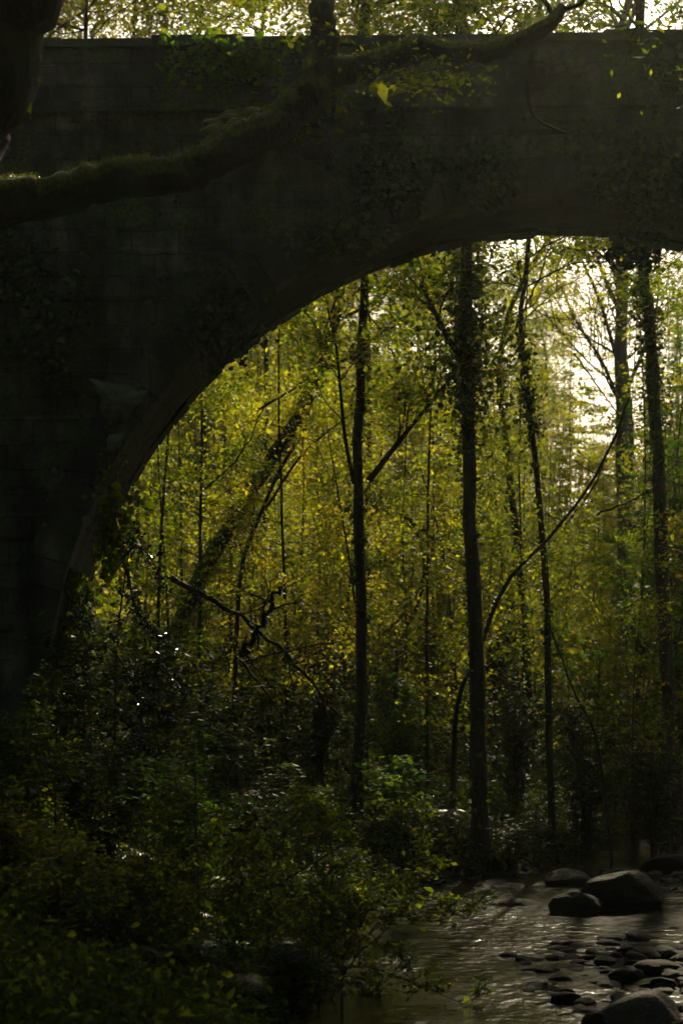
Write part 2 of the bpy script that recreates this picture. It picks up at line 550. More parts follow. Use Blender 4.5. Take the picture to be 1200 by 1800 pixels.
YS = [-40, 0, 10, 14, 18, 21, 24, 25.5, 27, 30, 34, 40, 60, 2000]
XL = [-2.5, -1.2, -0.6, -0.4, 0.0, 0.25, 0.3, 0.9, 2.2, 3.6, 4.8, 7.0, 12, 12]
XW = [7, 7, 7, 7.5, 7.5, 7.5, 7.5, 7.2, 6.5, 5.5, 5.0, 5, 5, 5]


def ground(x, y):
    x = np.asarray(x, float); y = np.asarray(y, float)
    xl = np.interp(y, YS, XL) + 0.12 * noise2(y, y * 0, 2.3)
    xr = xl + np.interp(y, YS, XW)
    dl = xl - x                       # >0 on the left bank
    dr = x - xr
    out = np.maximum(dl, dr)
    bank = 0.55 * (1 - np.exp(-np.maximum(out, 0) / 0.7)) + 0.07 * np.maximum(out, 0)
    wetd = -0.35 * (1 - np.exp(-np.maximum(-out, 0) / 0.5))
    bar = 0.4 * np.exp(-(((x - 3.0) / 1.7) ** 2 + ((y - 17.0) / 3.6) ** 2))        # gravel shallows
    bar = bar + 0.25 * np.exp(-(((x - 3.9) / 1.2) ** 2 + ((y - 26) / 3.0) ** 2))
    z = np.where(out > 0, bank, wetd + bar)
    z = z + 0.06 * noise2(x, y, 1.1) * np.clip(np.abs(out), 0, 1) + 0.02 * noise2(x, y, 5.0)
    # the valley floor rises behind the bridge into a wooded slope, lower on the right
    up = np.clip((y - 32) / 90.0, 0, 1)
    hz = np.interp(x / np.maximum(y, 1), [-0.4, -0.05, 0.06, 0.11, 0.14, 0.2, 0.5], [30, 25, 19, 13, 12.5, 19, 27])
    z = z + hz * (up ** 1.25) * np.clip((out + 0.5) / 3.0, 0.15, 1) + np.clip(y - 122, 0, 60) * 0.02
    side = np.clip((np.abs(x - 2.8) - 9.5) / 14.0, 0, 1)
    side = side * side * (3 - 2 * side) * np.interp(y, [-60, 5, 20, 30, 60], [3, 6, 8, 8, 5])
    z = z + side
    return z


def spaced(a, b, fine0, fine1, step, grow_=1.12):
    core = list(np.arange(fine0, fine1 + 1e-6, step))
    s, v = step, fine1
    while v < b:
        s *= grow_; v += s; core.append(v)
    s, v = step, fine0
    lo = []
    while v > a:
        s *= grow_; v -= s; lo.append(v)
    return np.array(lo[::-1] + core)


gx = spaced(-1500, 1500, -6, 9, 0.14)
gy = spaced(-600, 2500, 9, 42, 0.16, 1.08)
X, Y = np.meshgrid(gx, gy)
Z = ground(X, Y)
mb = MB()
nx, ny = len(gx), len(gy)
ii = (np.arange(ny - 1)[:, None] * nx + np.arange(nx - 1)[None])
mb.add(np.stack([X, Y, Z], -1).reshape(-1, 3), np.stack([ii, ii + 1, ii + nx + 1, ii + nx], -1).reshape(-1, 4))
g = mb.build('ground', M['soil']); tag(g, kind='structure')

mb = MB()
wx = np.linspace(-14, 34, 97); wy = np.linspace(-40, 48, 177)
X, Y = np.meshgrid(wx, wy)
ii = (np.arange(len(wy) - 1)[:, None] * len(wx) + np.arange(len(wx) - 1)[None])
mb.add(np.stack([X, Y, np.zeros_like(X)], -1).reshape(-1, 3), np.stack([ii, ii + 1, ii + len(wx) + 1, ii + len(wx)], -1).reshape(-1, 4))
w = mb.build('water', M['water']); tag(w, kind='structure')

# ------------------------------------------------------------------ the stone bridge
YN, YF, AR, AX, AZ = 24.0, 26.3, 6.29, 2.8, 1.99
SL = 0.0099
def top_z(x): return 10.0 + SL * x
bridge = thing('stone_bridge', 'dark mossy stone bridge with one wide round arch over the woodland stream', 'bridge', (AX, YN, 0))


def face_grid(y, sign, xs, zs, zt, seed):
    rng = np.random.default_rng(seed)
    X, Zf = np.meshgrid(xs, np.linspace(0, 1, zs))
    zb = -0.6
    Zw = zb + (zt + SL * X - zb) * Zf
    row = np.floor(Zw / 0.28).astype(int)
    colm = np.floor(X / 0.58 + 0.5 * (row % 2)).astype(int)
    h = np.sin(row * 12.9898 + colm * 78.233 + seed) * 43758.5453
    h = h - np.floor(h)
    off = h * 0.05 + 0.05 * noise2(X, Zw, 0.7) + 0.012 * noise2(X, Zw, 6.0)
    Yv = y + sign * off
    v = np.stack([X, Yv, Zw], -1).reshape(-1, 3)
    n = len(xs)
    ii = (np.arange(zs - 1)[:, None] * n + np.arange(n - 1)[None]).ravel()
    q = np.stack([ii, ii + 1, ii + n + 1, ii + n], -1)
    cx = v[q].mean(1)
    rr = np.hypot(cx[:, 0] - AX, cx[:, 2] - AZ)
    hole = ((rr < AR + 0.2) & (cx[:, 2] > AZ)) | ((np.abs(cx[:, 0] - AX) < AR + 0.2) & (cx[:, 2] <= AZ))
    return v, q[~hole]


fine = np.concatenate([np.arange(-30, -5, 0.4), np.arange(-5, 5.6, 0.05), np.arange(5.6, 36, 0.3)])
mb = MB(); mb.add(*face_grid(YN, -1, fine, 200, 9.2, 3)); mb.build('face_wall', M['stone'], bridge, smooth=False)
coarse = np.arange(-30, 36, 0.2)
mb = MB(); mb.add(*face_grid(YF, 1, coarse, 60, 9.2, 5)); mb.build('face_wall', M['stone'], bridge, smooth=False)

# barrel of the arch, with its straight jambs down into the water
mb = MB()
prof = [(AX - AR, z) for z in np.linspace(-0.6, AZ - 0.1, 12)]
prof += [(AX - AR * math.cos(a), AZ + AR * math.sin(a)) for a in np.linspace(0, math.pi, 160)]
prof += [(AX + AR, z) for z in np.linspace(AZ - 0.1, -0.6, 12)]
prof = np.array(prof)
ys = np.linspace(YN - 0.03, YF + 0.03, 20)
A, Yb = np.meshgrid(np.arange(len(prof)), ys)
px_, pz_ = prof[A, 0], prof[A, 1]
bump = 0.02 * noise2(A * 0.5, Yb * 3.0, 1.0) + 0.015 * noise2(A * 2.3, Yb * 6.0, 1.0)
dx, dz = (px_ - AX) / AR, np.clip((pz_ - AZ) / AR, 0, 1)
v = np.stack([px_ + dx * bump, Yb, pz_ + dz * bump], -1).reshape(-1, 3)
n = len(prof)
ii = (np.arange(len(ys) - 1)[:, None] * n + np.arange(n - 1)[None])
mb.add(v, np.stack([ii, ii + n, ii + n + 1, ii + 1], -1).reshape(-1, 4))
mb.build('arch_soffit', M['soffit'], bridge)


def block(mb, c8):
    mb.add(c8, [[0, 1, 2, 3], [7, 6, 5, 4], [0, 4, 5, 1], [1, 5, 6, 2], [2, 6, 7, 3], [3, 7, 4, 0]])


for (ya, yb, sg) in ((YN - 0.09, YN + 0.35, 1), (YF + 0.09, YF - 0.35, -1)):
    mb = MB()
    rng = np.random.default_rng(11)
    nb = 62
    for k in range(nb):
        a0 = math.pi * k / nb + 0.0012
        a1 = math.pi * (k + 1) / nb - 0.0012
        ro = AR + 0.42 + rng.uniform(-0.03, 0.06)
        ri = AR + rng.uniform(-0.035, 0.012)
        yf = ya + sg * rng.uniform(0, 0.025)
        ring = []
        for (yy, ins) in ((yf, 0.0), (yb, 0.0)):
            for (r_, a_) in ((ri, a0), (ri, a1), (ro, a1), (ro, a0)):
                ring.append((AX - r_ * math.cos(a_), yy, AZ + r_ * math.sin(a_)))
        block(mb, ring)
    for sx in (-1, 1):                       # quoins of the jambs
        for k in range(8):
            z0, z1 = -0.6 + k * 0.323, -0.6 + (k + 1) * 0.323 - 0.012
            w_ = 0.42 + (0.2 if k % 2 else 0)
            xi, xo = AX + sx * (AR - 0.004), AX + sx * (AR + w_)
            yf = ya + sg * rng.uniform(0, 0.02)
            block(mb, [(xi, yf, z0), (xi, yf, z1), (xo, yf, z1), (xo, yf, z0), (xi, yb, z0), (xi, yb, z1), (xo, yb, z1), (xo, yb, z0)])
    mb.build('arch_ring', M['voussoir'], bridge, smooth=False)


def bar_x(mb, x0, x1, n, ya, yb, z0, z1, rng, jit=0.006, gap=0.006):
    """a course of long slabs laid end to end along x, following the slope of the roadway"""
    e = np.linspace(x0, x1, n + 1)
    e[1:-1] += rng.uniform(-0.08, 0.08, n - 1)
    for k in range(n):
        j = rng.uniform(-jit, jit, 2)
        a, b_ = e[k] + gap / 2, e[k + 1] - gap / 2
        bv = 0.012
        yA, yB = ya + j[0], yb + j[0]
        za0, zb0, za1, zb1 = z0 + SL * a, z0 + SL * b_, z1 + SL * a + j[1], z1 + SL * b_ + j[1]
        block(mb, [(a, yA, za0), (b_, yA, zb0), (b_, yA, zb1 - bv), (a, yA, za1 - bv), (a, yB, za0), (b_, yB, zb0), (b_, yB, zb1 - bv), (a, yB, za1 - bv)])
        block(mb, [(a, yA + bv, za1 - bv + 1e-3), (b_, yA + bv, zb1 - bv + 1e-3), (b_, yA + bv, zb1), (a, yA + bv, za1),
                   (a, yB - bv, za1 - bv + 1e-3), (b_, yB - bv, zb1 - bv + 1e-3), (b_, yB - bv, zb1), (a, yB - bv, za1)])


rng = np.random.default_rng(5)
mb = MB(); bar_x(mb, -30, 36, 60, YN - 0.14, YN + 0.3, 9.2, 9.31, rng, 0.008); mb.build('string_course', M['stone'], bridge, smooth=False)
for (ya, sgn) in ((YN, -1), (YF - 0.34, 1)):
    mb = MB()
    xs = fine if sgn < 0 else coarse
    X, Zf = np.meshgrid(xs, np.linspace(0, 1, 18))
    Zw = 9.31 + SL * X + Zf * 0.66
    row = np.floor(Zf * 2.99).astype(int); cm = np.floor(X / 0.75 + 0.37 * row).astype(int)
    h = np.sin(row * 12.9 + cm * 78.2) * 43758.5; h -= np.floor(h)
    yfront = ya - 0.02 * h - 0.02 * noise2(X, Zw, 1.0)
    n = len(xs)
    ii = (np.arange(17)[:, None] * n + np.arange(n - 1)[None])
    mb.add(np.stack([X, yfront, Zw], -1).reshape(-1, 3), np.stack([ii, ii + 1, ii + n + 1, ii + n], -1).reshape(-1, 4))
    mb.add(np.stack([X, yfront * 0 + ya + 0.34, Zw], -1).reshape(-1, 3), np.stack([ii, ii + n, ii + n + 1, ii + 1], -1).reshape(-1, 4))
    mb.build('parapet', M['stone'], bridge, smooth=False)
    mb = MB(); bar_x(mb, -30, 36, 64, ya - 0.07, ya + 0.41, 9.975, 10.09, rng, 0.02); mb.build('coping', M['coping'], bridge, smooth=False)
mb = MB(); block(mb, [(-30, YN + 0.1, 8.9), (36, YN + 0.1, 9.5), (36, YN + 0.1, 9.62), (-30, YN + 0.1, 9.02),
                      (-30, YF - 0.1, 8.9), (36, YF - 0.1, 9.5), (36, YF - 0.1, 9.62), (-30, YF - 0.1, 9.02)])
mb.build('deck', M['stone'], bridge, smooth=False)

# pale patches of old lime render left on the wall beside the arch ring
def patch(outline, seed, y=YN - 0.125):
    rng = np.random.default_rng(seed)
    c_ = np.array([P(a_, b_, 24) for a_, b_ in outline])
    ring = np.concatenate([c_[i] + (c_[(i + 1) % len(c_)] - c_[i]) * np.linspace(0, 1, 6)[:-1, None] for i in range(len(c_))])
    if len(ring) % 2: ring = ring[:-1]
    ring += rng.normal(0, .014, ring.shape); ring[:, 1] = y
    k = len(ring); cx, cz = ring[:, 0].mean(), ring[:, 2].mean()
    back = ring.copy(); back[:, 1] += 0.12
    ctr = np.array([[cx, y - 0.012, cz]])
    v = np.vstack([ring, back, ctr])
    q = [[i, (i + 1) % k, k + (i + 1) % k, k + i] for i in range(k)]
    q += [[2 * k, (i + 2) % k, (i + 1) % k, i] for i in range(0, k, 2)]
    mb = MB(); mb.add(v, q)
    return mb


for (ol, s_) in (([(158, 668), (200, 676), (258, 690), (250, 712), (222, 740), (198, 752), (184, 738), (176, 706)], 2), ([(190, 766), (219, 762), (216, 790), (204, 802), (188, 792)], 3)):
    patch(ol, s_).build('render_patch', M['patch'], bridge)

# ------------------------------------------------------------------ ivy on the bridge
def ivy_clump(px, py, w_, h_, n, label, seed, leaf='wall_ivy', y=YN - 0.12, thick=0.1, size=0.07, tint=(0.4, 0.3)):
    rng = np.random.default_rng(seed)
    c0 = P(px, py, 24)
    root = np.array([c0[0] + rng.uniform(-.2, .2) * w_, y, c0[2] - h_ * 0.5])
    t_ = thing('ivy', label, 'ivy', root)
    mb = MB(); cs = []
    k = 9
    for i in range(k):
        e = np.array([c0[0] + rng.uniform(-0.5, 0.5) * w_, y, c0[2] + rng.uniform(-0.1, 0.5) * h_])
        mid = (root + e) / 2 + np.array([rng.normal(0, 0.15) * w_, -0.02, 0])
        pp = smooth_path([root, mid, e], 12)
        tube(mb, pp, np.linspace(0.012, 0.004, 12), 5)
        cs.append(pp[2:])
    mb.build('stems', M['twig'], t_)
    cs = np.vstack(cs)
    c = cs[rng.integers(0, len(cs), n)] + rng.normal(0, 1, (n, 3)) * np.array([0.13 * w_, 0.0, 0.13 * h_])
    c[:, 1] = y - np.abs(rng.normal(0, thick, n))
    mb = MB(); leaves(mb, c, size, rng, nrm=(0, -0.8, 0.4), spread=0.55, aspect=0.85, tint=rng.normal(tint[0], tint[1], n))
    mb.build('leaves', M[leaf], t_)
    return t_


ivy_clump(1125, 300, 1.5, 1.1, 1500, 'olive green ivy mat on the wall right of the hanging twig', 21, tint=(0.7, 0.3))
ivy_clump(690, 270, 1.3, 1.3, 800, 'thin ivy on the wall under the right hand mossy bough', 22)
ivy_clump(860, 300, 1.0, 0.9, 450, 'sparse ivy tuft on the wall left of the hanging twig', 23)
ivy_clump(1115, 440, 1.0, 0.5, 500, 'dark ivy trailing over the arch ring near its crown', 24)
ivy_clump(610, 410, 1.0, 0.6, 450, 'pale olive ivy patch on the wall above the left curve of the arch', 25, tint=(0.8, 0.3))
ivy_clump(390, 560, 1.2, 1.2, 500, 'straggling ivy on the dark wall outside the left curve of the arch', 26)
ivy_clump(90, 560, 1.2, 1.4, 500, 'dark ivy on the wall at the far left below the mossy bough', 27)
ivy_clump(420, 110, 1.3, 0.6, 900, 'bright leafy climber over the parapet left of the upright stem', 28, 'leaf_fresh', y=YN - 0.2, tint=(0.8, 0.25))
ivy_clump(520, 200, 0.9, 0.7, 600, 'yellow green climber on the wall behind the fork of the bough', 29, 'leaf_green', y=YN - 0.2, tint=(0.7, 0.3))
ivy_clump(60, 470, 1.0, 0.8, 300, 'small ivy tuft high on the left wall', 30)
ivy_clump(1180, 130, 0.7, 0.5, 350, 'ivy tuft at the right edge just below the coping', 31, tint=(0.8, 0.2))
ivy_clump(960, 120, 1.2, 0.4, 120, 'few loose ivy leaves on the parapet behind the hanging twig', 32)
ivy_clump(200, 905, 0.7, 1.5, 900, 'thick ivy hanging down the lit left jamb of the arch', 33, 'leaf_green', thick=0.2, tint=(0.5, 0.3))
t_ = thing('ivy', 'ivy sheet added to darken the sunlit inside of the left foot of the arch', 'ivy', (AX - AR + .05, 25.1, 0))  # leaves added over the sunlit jamb to make it darker
rng = np.random.default_rng(76)
n = 4200
a = rng.uniform(-.25, .3, n) ; yy = rng.uniform(YN + .1, YF, n)
k_ = (noise2(a * 6, yy * 1.5, 1.2) + rng.normal(0, .4, n)) > -.35
a, yy = a[k_], yy[k_]
rr = AR - .03 - np.abs(rng.normal(0, .07, len(a)))
pc = np.stack([AX - rr * np.cos(np.clip(a, 0, 1)), yy, AZ + np.where(a > 0, rr * np.sin(np.clip(a, 0, 1)), a * 8)], -1)
mb = MB(); leaves(mb, pc, .08, rng, nrm=(.7, 0, .2), spread=.5, aspect=.85); mb.build('leaves', M['leaf_ivy_shade'], t_)
mb = MB()
for k_ in range(7):
    yk = 24.2 + k_ * .3
    aa = np.linspace(0, .3, 10)
    tube(mb, np.stack([AX - (AR - .02) * np.cos(aa), yk + .08 * np.sin(aa * 14 + k_), AZ + (AR - .02) * np.sin(aa)], -1), .014, 5)
mb.build('stems', M['twig'], t_)
rng = np.random.default_rng(77)
n = 9500
xs = rng.uniform(-5, 5, n); zs = rng.uniform(0.5, 9.2, n)
keep = (np.hypot(xs - AX, zs - AZ) > AR + 0.35) & ((noise2(xs, zs, 1.7) + rng.normal(0, 0.35, n)) > 0.25)
xs, zs = xs[keep], zs[keep]
mb = MB(); leaves(mb, np.stack([xs, YN - 0.13 - np.abs(rng.normal(0, 0.04, len(xs))), zs], -1), 0.055, rng, nrm=(0, -0.8, 0.4), spread=0.5, aspect=0.85)
o = mb.build('creeper_cover', M['wall_ivy']); tag(o, 'tiny creeper leaves scattered all over the dark wall face', 'creeper', kind='stuff')

# ------------------------------------------------------------------ the boughs in front of the bridge
D1 = 17.5
lim = [P(-560, 1560, D1), P(-520, 900, D1), P(-420, 560, D1), P(-220, 410, D1), P(-40, 362, D1), P(90, 345, D1), P(200, 315, D1), P(310, 308, D1), P(380, 276, D1),
       P(470, 230, D1), P(530, 180, D1), P(562, 130, D1), P(568, 60, D1), P(563, 0, D1), P(566, -120, D1), P(575, -330, D1), P(560, -600, D1)]
rng = np.random.default_rng(41)
big = thing('mossy_tree', 'mossy tree with a long bent bough crossing before the bridge and an upright stem', 'tree', lim[0])
pth = smooth_path(lim, 90)
rad = np.interp(np.linspace(0, 1, 90), [0, .1, .3, .45, .58, .68, .72, .8, 1], [.36, .28, .18, .155, .155, .155, .12, .105, .04])
pth[1:-1] += rng.normal(0, 0.012, (88, 3))
mb = MB(); tube(mb, pth, rad, 14, rng, 0.07); mb.build('trunk', M['bark_moss'], big)
bmb, an, out = MB(), [], []
rb = [P(560, 130, D1), P(590, 122, D1), P(640, 118, D1), P(700, 95, D1), P(740, 82, D1), P(790, 92, D1), P(860, 92, D1), P(910, 72, D1), P(965, 42, D1), P(990, 10, D1)]
e = smooth_path(rb, 40); tube(bmb, e, np.interp(np.linspace(0, 1, 40), [0, .15, .6, .85, 1], [.14, .12, .09, .07, .045]), 10, rng, 0.08)
for pp, ra in (([P(975, 35, D1), P(960, 5, D1), P(935, -30, D1), P(930, -90, D1)], .028), ([P(990, 15, D1), P(1020, 5, D1), P(1050, -30, D1)], .026),
               ([P(932, 70, D1), P(934, 100, D1), P(926, 150, D1), P(932, 190, D1), P(948, 212, D1), P(975, 226, D1), P(999, 234, D1)], .022),
               ([P(946, 210, D1), P(947, 222, D1)], .008),
               ([P(936, 110, D1), P(941, 140, D1), P(936, 165, D1)], .01),
               ([P(600, 140, D1), P(575, 155, D1), P(550, 190, D1), P(535, 215, D1)], .007)):
    e = smooth_path(pp, 14); tube(bmb, e, np.linspace(ra, ra * .45, 14), 7, rng, 0.1)
    if pp[-1][2] > 7.9 and ra > 0.02:
        for _ in range(2):
            grow(out, an, e[-1 - _], unit(e[-1] - e[-3] + rng.normal(0, 0.3, 3)), 1.4, ra * .5, 2, rng)
for _ in range(22):
    i = rng.integers(62, 89)
    a = rng.uniform(0, 2 * np.pi)
    if pth[i][2] > P(0, -60, D1)[2]:
        grow(out, an, pth[i], unit(np.array([math.cos(a), math.sin(a), .4])), 2.6, rad[i] * .4, 2, rng)
for (pts, ra, dp) in out:
    tube(bmb, pts, np.maximum(ra, .004), 5)
bmb.build('branches', M['bark_moss'], big)
an = np.array(an)
mb = MB(); c = np.repeat(an, 3, 0) + rng.normal(0, .15, (len(an) * 3, 3)); leaves(mb, c, .075, rng, tint=rng.normal(.6, .3, len(c))); mb.build('crown', M['leaf_green'], big)
# moss fringe and little plants on top of the bough
mb = MB()
f = rng.uniform(18, 62, 9000); i = f.astype(int)
pc = pth[i] + (pth[i + 1] - pth[i]) * (f - i)[:, None]
c = pc + np.stack([rng.normal(0, .02, 9000), rng.normal(0, .08, 9000), rad[i] * np.sqrt(np.clip(1 - rng.uniform(0, .9, 9000) ** 2, 0, 1)) + .005], -1)
km = (np.sin(f * 1.3) + np.sin(f * .57 + 1) + rng.normal(0, .5, 9000)) > -.5
leaves(mb, c[km], .028, rng, nrm=(0, 0, .6), spread=1.0, aspect=.35, tint=rng.uniform(0, 1, km.sum()))
e = smooth_path(rb, 60); k = rng.integers(0, 59, 2500)
leaves(mb, e[k] + rng.normal(0, .02, (2500, 3)) + np.array([0, 0, .085]), .025, rng, spread=1.0, aspect=.35)
mb.build('moss', M['fern'], big)
bt = MB()
rt_ = np.random.default_rng(43)
for (a_, b_) in ((700, 125), (735, 130), (760, 128), (790, 135), (820, 140), (715, 145)):
    q0 = P(a_ - rt_.uniform(10, 40), 98, D1); q1 = P(a_, b_, D1 - .1)
    tube(bt, smooth_path([q0, (q0 + q1) / 2 + [0, -.03, .02], q1, q1 + [rt_.uniform(.1, .25), 0, -.04]], 12), np.linspace(.007, .003, 12), 5)
bt.build('shoots', M['twig'], big)
# leaf sprays along the bough: (px, py, radius, count, hue)
mb = MB()
for (a_, b_, w_, n_, tn) in ((745, 133, .32, 260, .7), (790, 140, .2, 120, .6), (700, 140, .2, 120, .5), (560, 60, .35, 110, .8), (700, 40, .4, 120, .9)):
    c = P(a_, b_, D1 - .1) + rng.normal(0, 1, (n_, 3)) * np.array([w_, .2, w_ * .32])
    leaves(mb, c, .06, rng, spread=.5, tint=rng.normal(tn, .2, n_))
mb.build('foliage', M['leaf_green'], big)
mb = MB()
for k_, q_ in enumerate((P(673, 162, D1), P(688, 152, D1), P(664, 152, D1))):
    mb = MB(); leaves(mb, [q_], .11, np.random.default_rng(3 + k_), nrm=(0.2, -1, .2), spread=.2, aspect=.5, along=((.5, -.6, 0)[k_], 0, -1), tint=np.array([(.35, .6, .2)[k_]]))
    mb.build('yellow_leaf', M['leaf_gold'], big)


def fern(px=None, py=None, d=None, pos=None, size=0.6, seed=0, label='', group=None, nf=9, tint=(0.4, 0.25), m_='fern', name='fern'):
    rng = np.random.default_rng(seed)
    p = P(px, py, d) if pos is None else np.array(pos, float)
    t_ = thing(name, label, 'fern', p, group)
    mb, st = MB(), MB()
    for k in range(nf):
        a = 2 * np.pi * k / nf + rng.normal(0, .3)
        L = size * rng.uniform(.7, 1.15)
        h = np.array([math.cos(a), math.sin(a), 0])
        s = np.linspace(0, 1, 26)
        ca = rng.uniform(0.75, 1.1)
        r_ = p + h * (s * L * ca)[:, None] + np.array([0, 0, 1]) * (L * (0.95 * s - .85 * s ** 2.2))[:, None]
        tube(st, r_, np.linspace(.006, .002, 26), 4)
        tg = np.gradient(r_, axis=0); tg /= np.linalg.norm(tg, axis=1, keepdims=True)
        sd = np.cross(tg, [0, 0, 1]); sd /= np.linalg.norm(sd, axis=1, keepdims=True) + 1e-9
        nr = np.cross(sd, tg)
        for sg in (-1, 1):
            for i in range(3, 26):
                w_ = L * .24 * math.sin(math.pi * min(1, (s[i] * .93 + .07))) ** .8 + .01
                dr = unit(sd[i] * sg + tg[i] * .35 - nr[i] * .15)
                b0 = r_[i]; tp = b0 + dr * w_; hw = tg[i] * L * .009
                mb.add([b0 - hw, b0 + dr * w_ * .5 - hw * 1.2 + nr[i] * .01, tp, b0 + dr * w_ * .5 + hw * 1.2 + nr[i] * .01, b0 + hw, b0 + dr * w_ * .5 + nr[i] * .01],
                       [[0, 1, 5, 4], [1, 2, 3, 5], [4, 5, 3, 3]][:2], np.full(6, rng.normal(*tint)).clip(0, 1))
    mb.build('fronds', M[m_], t_)
    st.build('stalks', M['twig'], t_)
    return t_


fern(432, 218, D1, size=.29, seed=4, label='small rust tinted fern growing on top of the mossy bough', tint=(.65, .2), nf=8)
fern(395, 235, D1, size=.26, seed=5, label='little green fern on the bough left of the rust tinted fern', tint=(.6, .3), nf=7)

# dark trunk in the top left corner, leaning over the view
D0 = 12.0
tl = make_tree('leaning_tree', 'thick dark trunk leaning in at the top left corner', 'tree',
               [P(-560, 1750, D0), P(-380, 1100, D0), P(-330, 600, D0), P(-105, 260, D0), P(-50, 120, D0), P(-15, -10, D0), P(90, -200, D0), P(200, -520, D0), P(260, -900, D0)],
               .46, .3, 51, bark='bark', limbs=5, tmin=.94, limb_len=2.0, per=3, sides=18, leaf='leaf_green', rough=.03,
               )
rng = np.random.default_rng(52)
mb = MB()
for pp, ra in (([P(180, -10, D0), P(140, 25, D0), P(95, 55, D0), P(78, 85, D0), P(70, 110, D0)], .007), ([P(70, 110, D0), P(68, 135, D0), P(85, 148, D0), P(90, 165, D0), P(85, 183, D0)], .006),
               ([P(200, -60, D0), P(165, 0, D0), P(150, 18, D0)], .006)):
    e = smooth_path(pp, 16); tube(mb, e, np.linspace(ra, ra * .7, 16), 6, rng, .15)
mb.build('hanging_twig', M['bark_pale'], tl)
mb = MB()
leaves(mb, [P(48, 185, D0)], .17, rng, nrm=(.3, -1, .1), spread=.05, aspect=.6, along=(.2, 0, -1), fold=.2, tint=np.array([.2]))
mb.build('withered_leaf', M['leaf_gold'], tl); mb = MB()
leaves(mb, [P(5, 65, D0)], .16, rng, nrm=(.1, -1, .4), spread=.05, aspect=.6, along=(1, 0, -.3), tint=np.array([.1]))
mb.build('green_leaf', M['leaf_gold'], tl)
for q_ in (P(72, 100, D0), P(70, 138, D0)):
    mb = MB(); leaves(mb, [q_], .06, rng, nrm=(0, -1, 0), spread=.2, aspect=.5, along=(0, 0, 1), tint=np.array([.8])); mb.build('bud', M['leaf_gold'], tl)

# ------------------------------------------------------------------ key trees beyond the arch
def gz(x, y): return float(ground(x, y))
def foot(px, d):
    x = (px - 600) / FPX * d
    return np.array([x, d, gz(x, d) - 0.1])


make_tree('straight_tree', 'straight dark slender trunk left of the arch centre with ivy flecks and one rising branch', 'tree',
          [foot(626, 27.4), P(630, 1300, 27.4), P(634, 1050, 27.4), P(630, 820, 27.4), P(636, 600, 27.4), P(642, 450, 27.4), P(640, 150, 27.4), P(650, -200, 27.4), P(640, -450, 27.4)],
          .085, .04, 61, limbs=13, tmin=.68, per=12, lsize=.085, ivy=[(.05, .5, 900, .05)], tint=(.7, .3),
          extra=[([P(648, 845, 27.4), P(690, 790, 27.4), P(750, 715, 27.4), P(800, 655, 27.4)], .045), ([P(622, 850, 27.4), P(605, 760, 27.4), P(592, 620, 27.4), P(575, 540, 27.4)], .03)])
make_tree('ivy_clad_tree', 'thicker upright trunk right of the straight one with its upper half wrapped in ivy', 'tree',
          [foot(846, 27.1), P(842, 1350, 27.1), P(834, 1100, 27.1), P(826, 880, 27.1), P(822, 660, 27.1), P(818, 430, 27.1), P(815, 150, 27.1), P(800, -150, 27.1), P(810, -400, 27.1)],
          .115, .05, 62, limbs=13, tmin=.68, per=13, lsize=.085, ivy=[(.46, .64, 3200, .42), (.42, .56, 1000, .12), (.05, .42, 500, .06)], tint=(.6, .3),
          extra=[([P(822, 640, 27.1), P(790, 600, 27.1), P(760, 540, 27.1), P(740, 500, 27.1)], .05)])
make_tree('forked_tree', 'thin crooked trunk leaning right of the ivy clad tree', 'tree',
          [foot(935, 36), P(925, 1150, 36), P(908, 950, 36), P(890, 800, 36), P(878, 680, 36), P(888, 570, 36), P(925, 480, 36), P(970, 400, 36), P(1000, 200, 36)],
          .075, .03, 63, limbs=7, tmin=.5, per=8, lsize=.09, ivy=[(.1, .5, 500, .08)], leaf='leaf_gold', tint=(.3, .25))
make_tree('slim_tree', 'slim trunk rising from the stream edge left of the boulder', 'tree',
          [foot(972, 29.5), P(965, 1300, 29.5), P(960, 1050, 29.5), P(940, 800, 29.5), P(925, 680, 29.5), P(915, 560, 29.5), P(930, 400, 29.5), P(950, 0, 29.5), P(940, -300, 29.5)],
          .055, .028, 64, limbs=9, tmin=.62, per=7, lsize=.085, ivy=[(.05, .5, 500, .06), (.4, .6, 500, .12)])
make_tree('dark_tree', 'dark ivy backed trunk near the right edge of the arch opening', 'tree',
          [foot(1185, 32), P(1172, 1200, 32), P(1160, 900, 32), P(1152, 720, 32), P(1138, 560, 32), P(1130, 420, 32), P(1125, 100, 32), P(1120, -200, 32)],
          .12, .07, 65, limbs=13, tmin=.64, per=13, lsize=.085, ivy=[(.3, .6, 1600, .14), (.05, .3, 300, .05)])
make_tree('leaning_mossy_tree', 'thick mossy trunk leaning steeply to the right inside the left of the arch', 'tree',
          [foot(240, 35), P(330, 1060, 35), P(400, 930, 35), P(470, 815, 35), P(540, 700, 35), P(578, 610, 35), P(600, 500, 35), P(620, 300, 35), P(640, 0, 35)],
          .16, .05, 66, bark='bark_moss', limbs=9, tmin=.55, per=8, lsize=.09, leaf='leaf_green', tint=(.7, .3), ivy=[(.1, .55, 900, .08)])
make_tree('arching_tree', 'thin black stem curving up in front of the leaning mossy trunk', 'tree',
          [foot(410, 33), P(420, 1030, 33), P(455, 910, 33), P(500, 810, 33), P(540, 745, 33), P(545, 650, 33), P(575, 570, 33), P(600, 480, 33), P(610, 330, 33)],
          .04, .016, 67, limbs=6, tmin=.5, limb_len=1.4, per=7, lsize=.08, depth=1, leaf='leaf_gold',
          extra=[([P(470, 890, 33), P(530, 800, 33), P(600, 740, 33), P(640, 715, 33)], .025)])
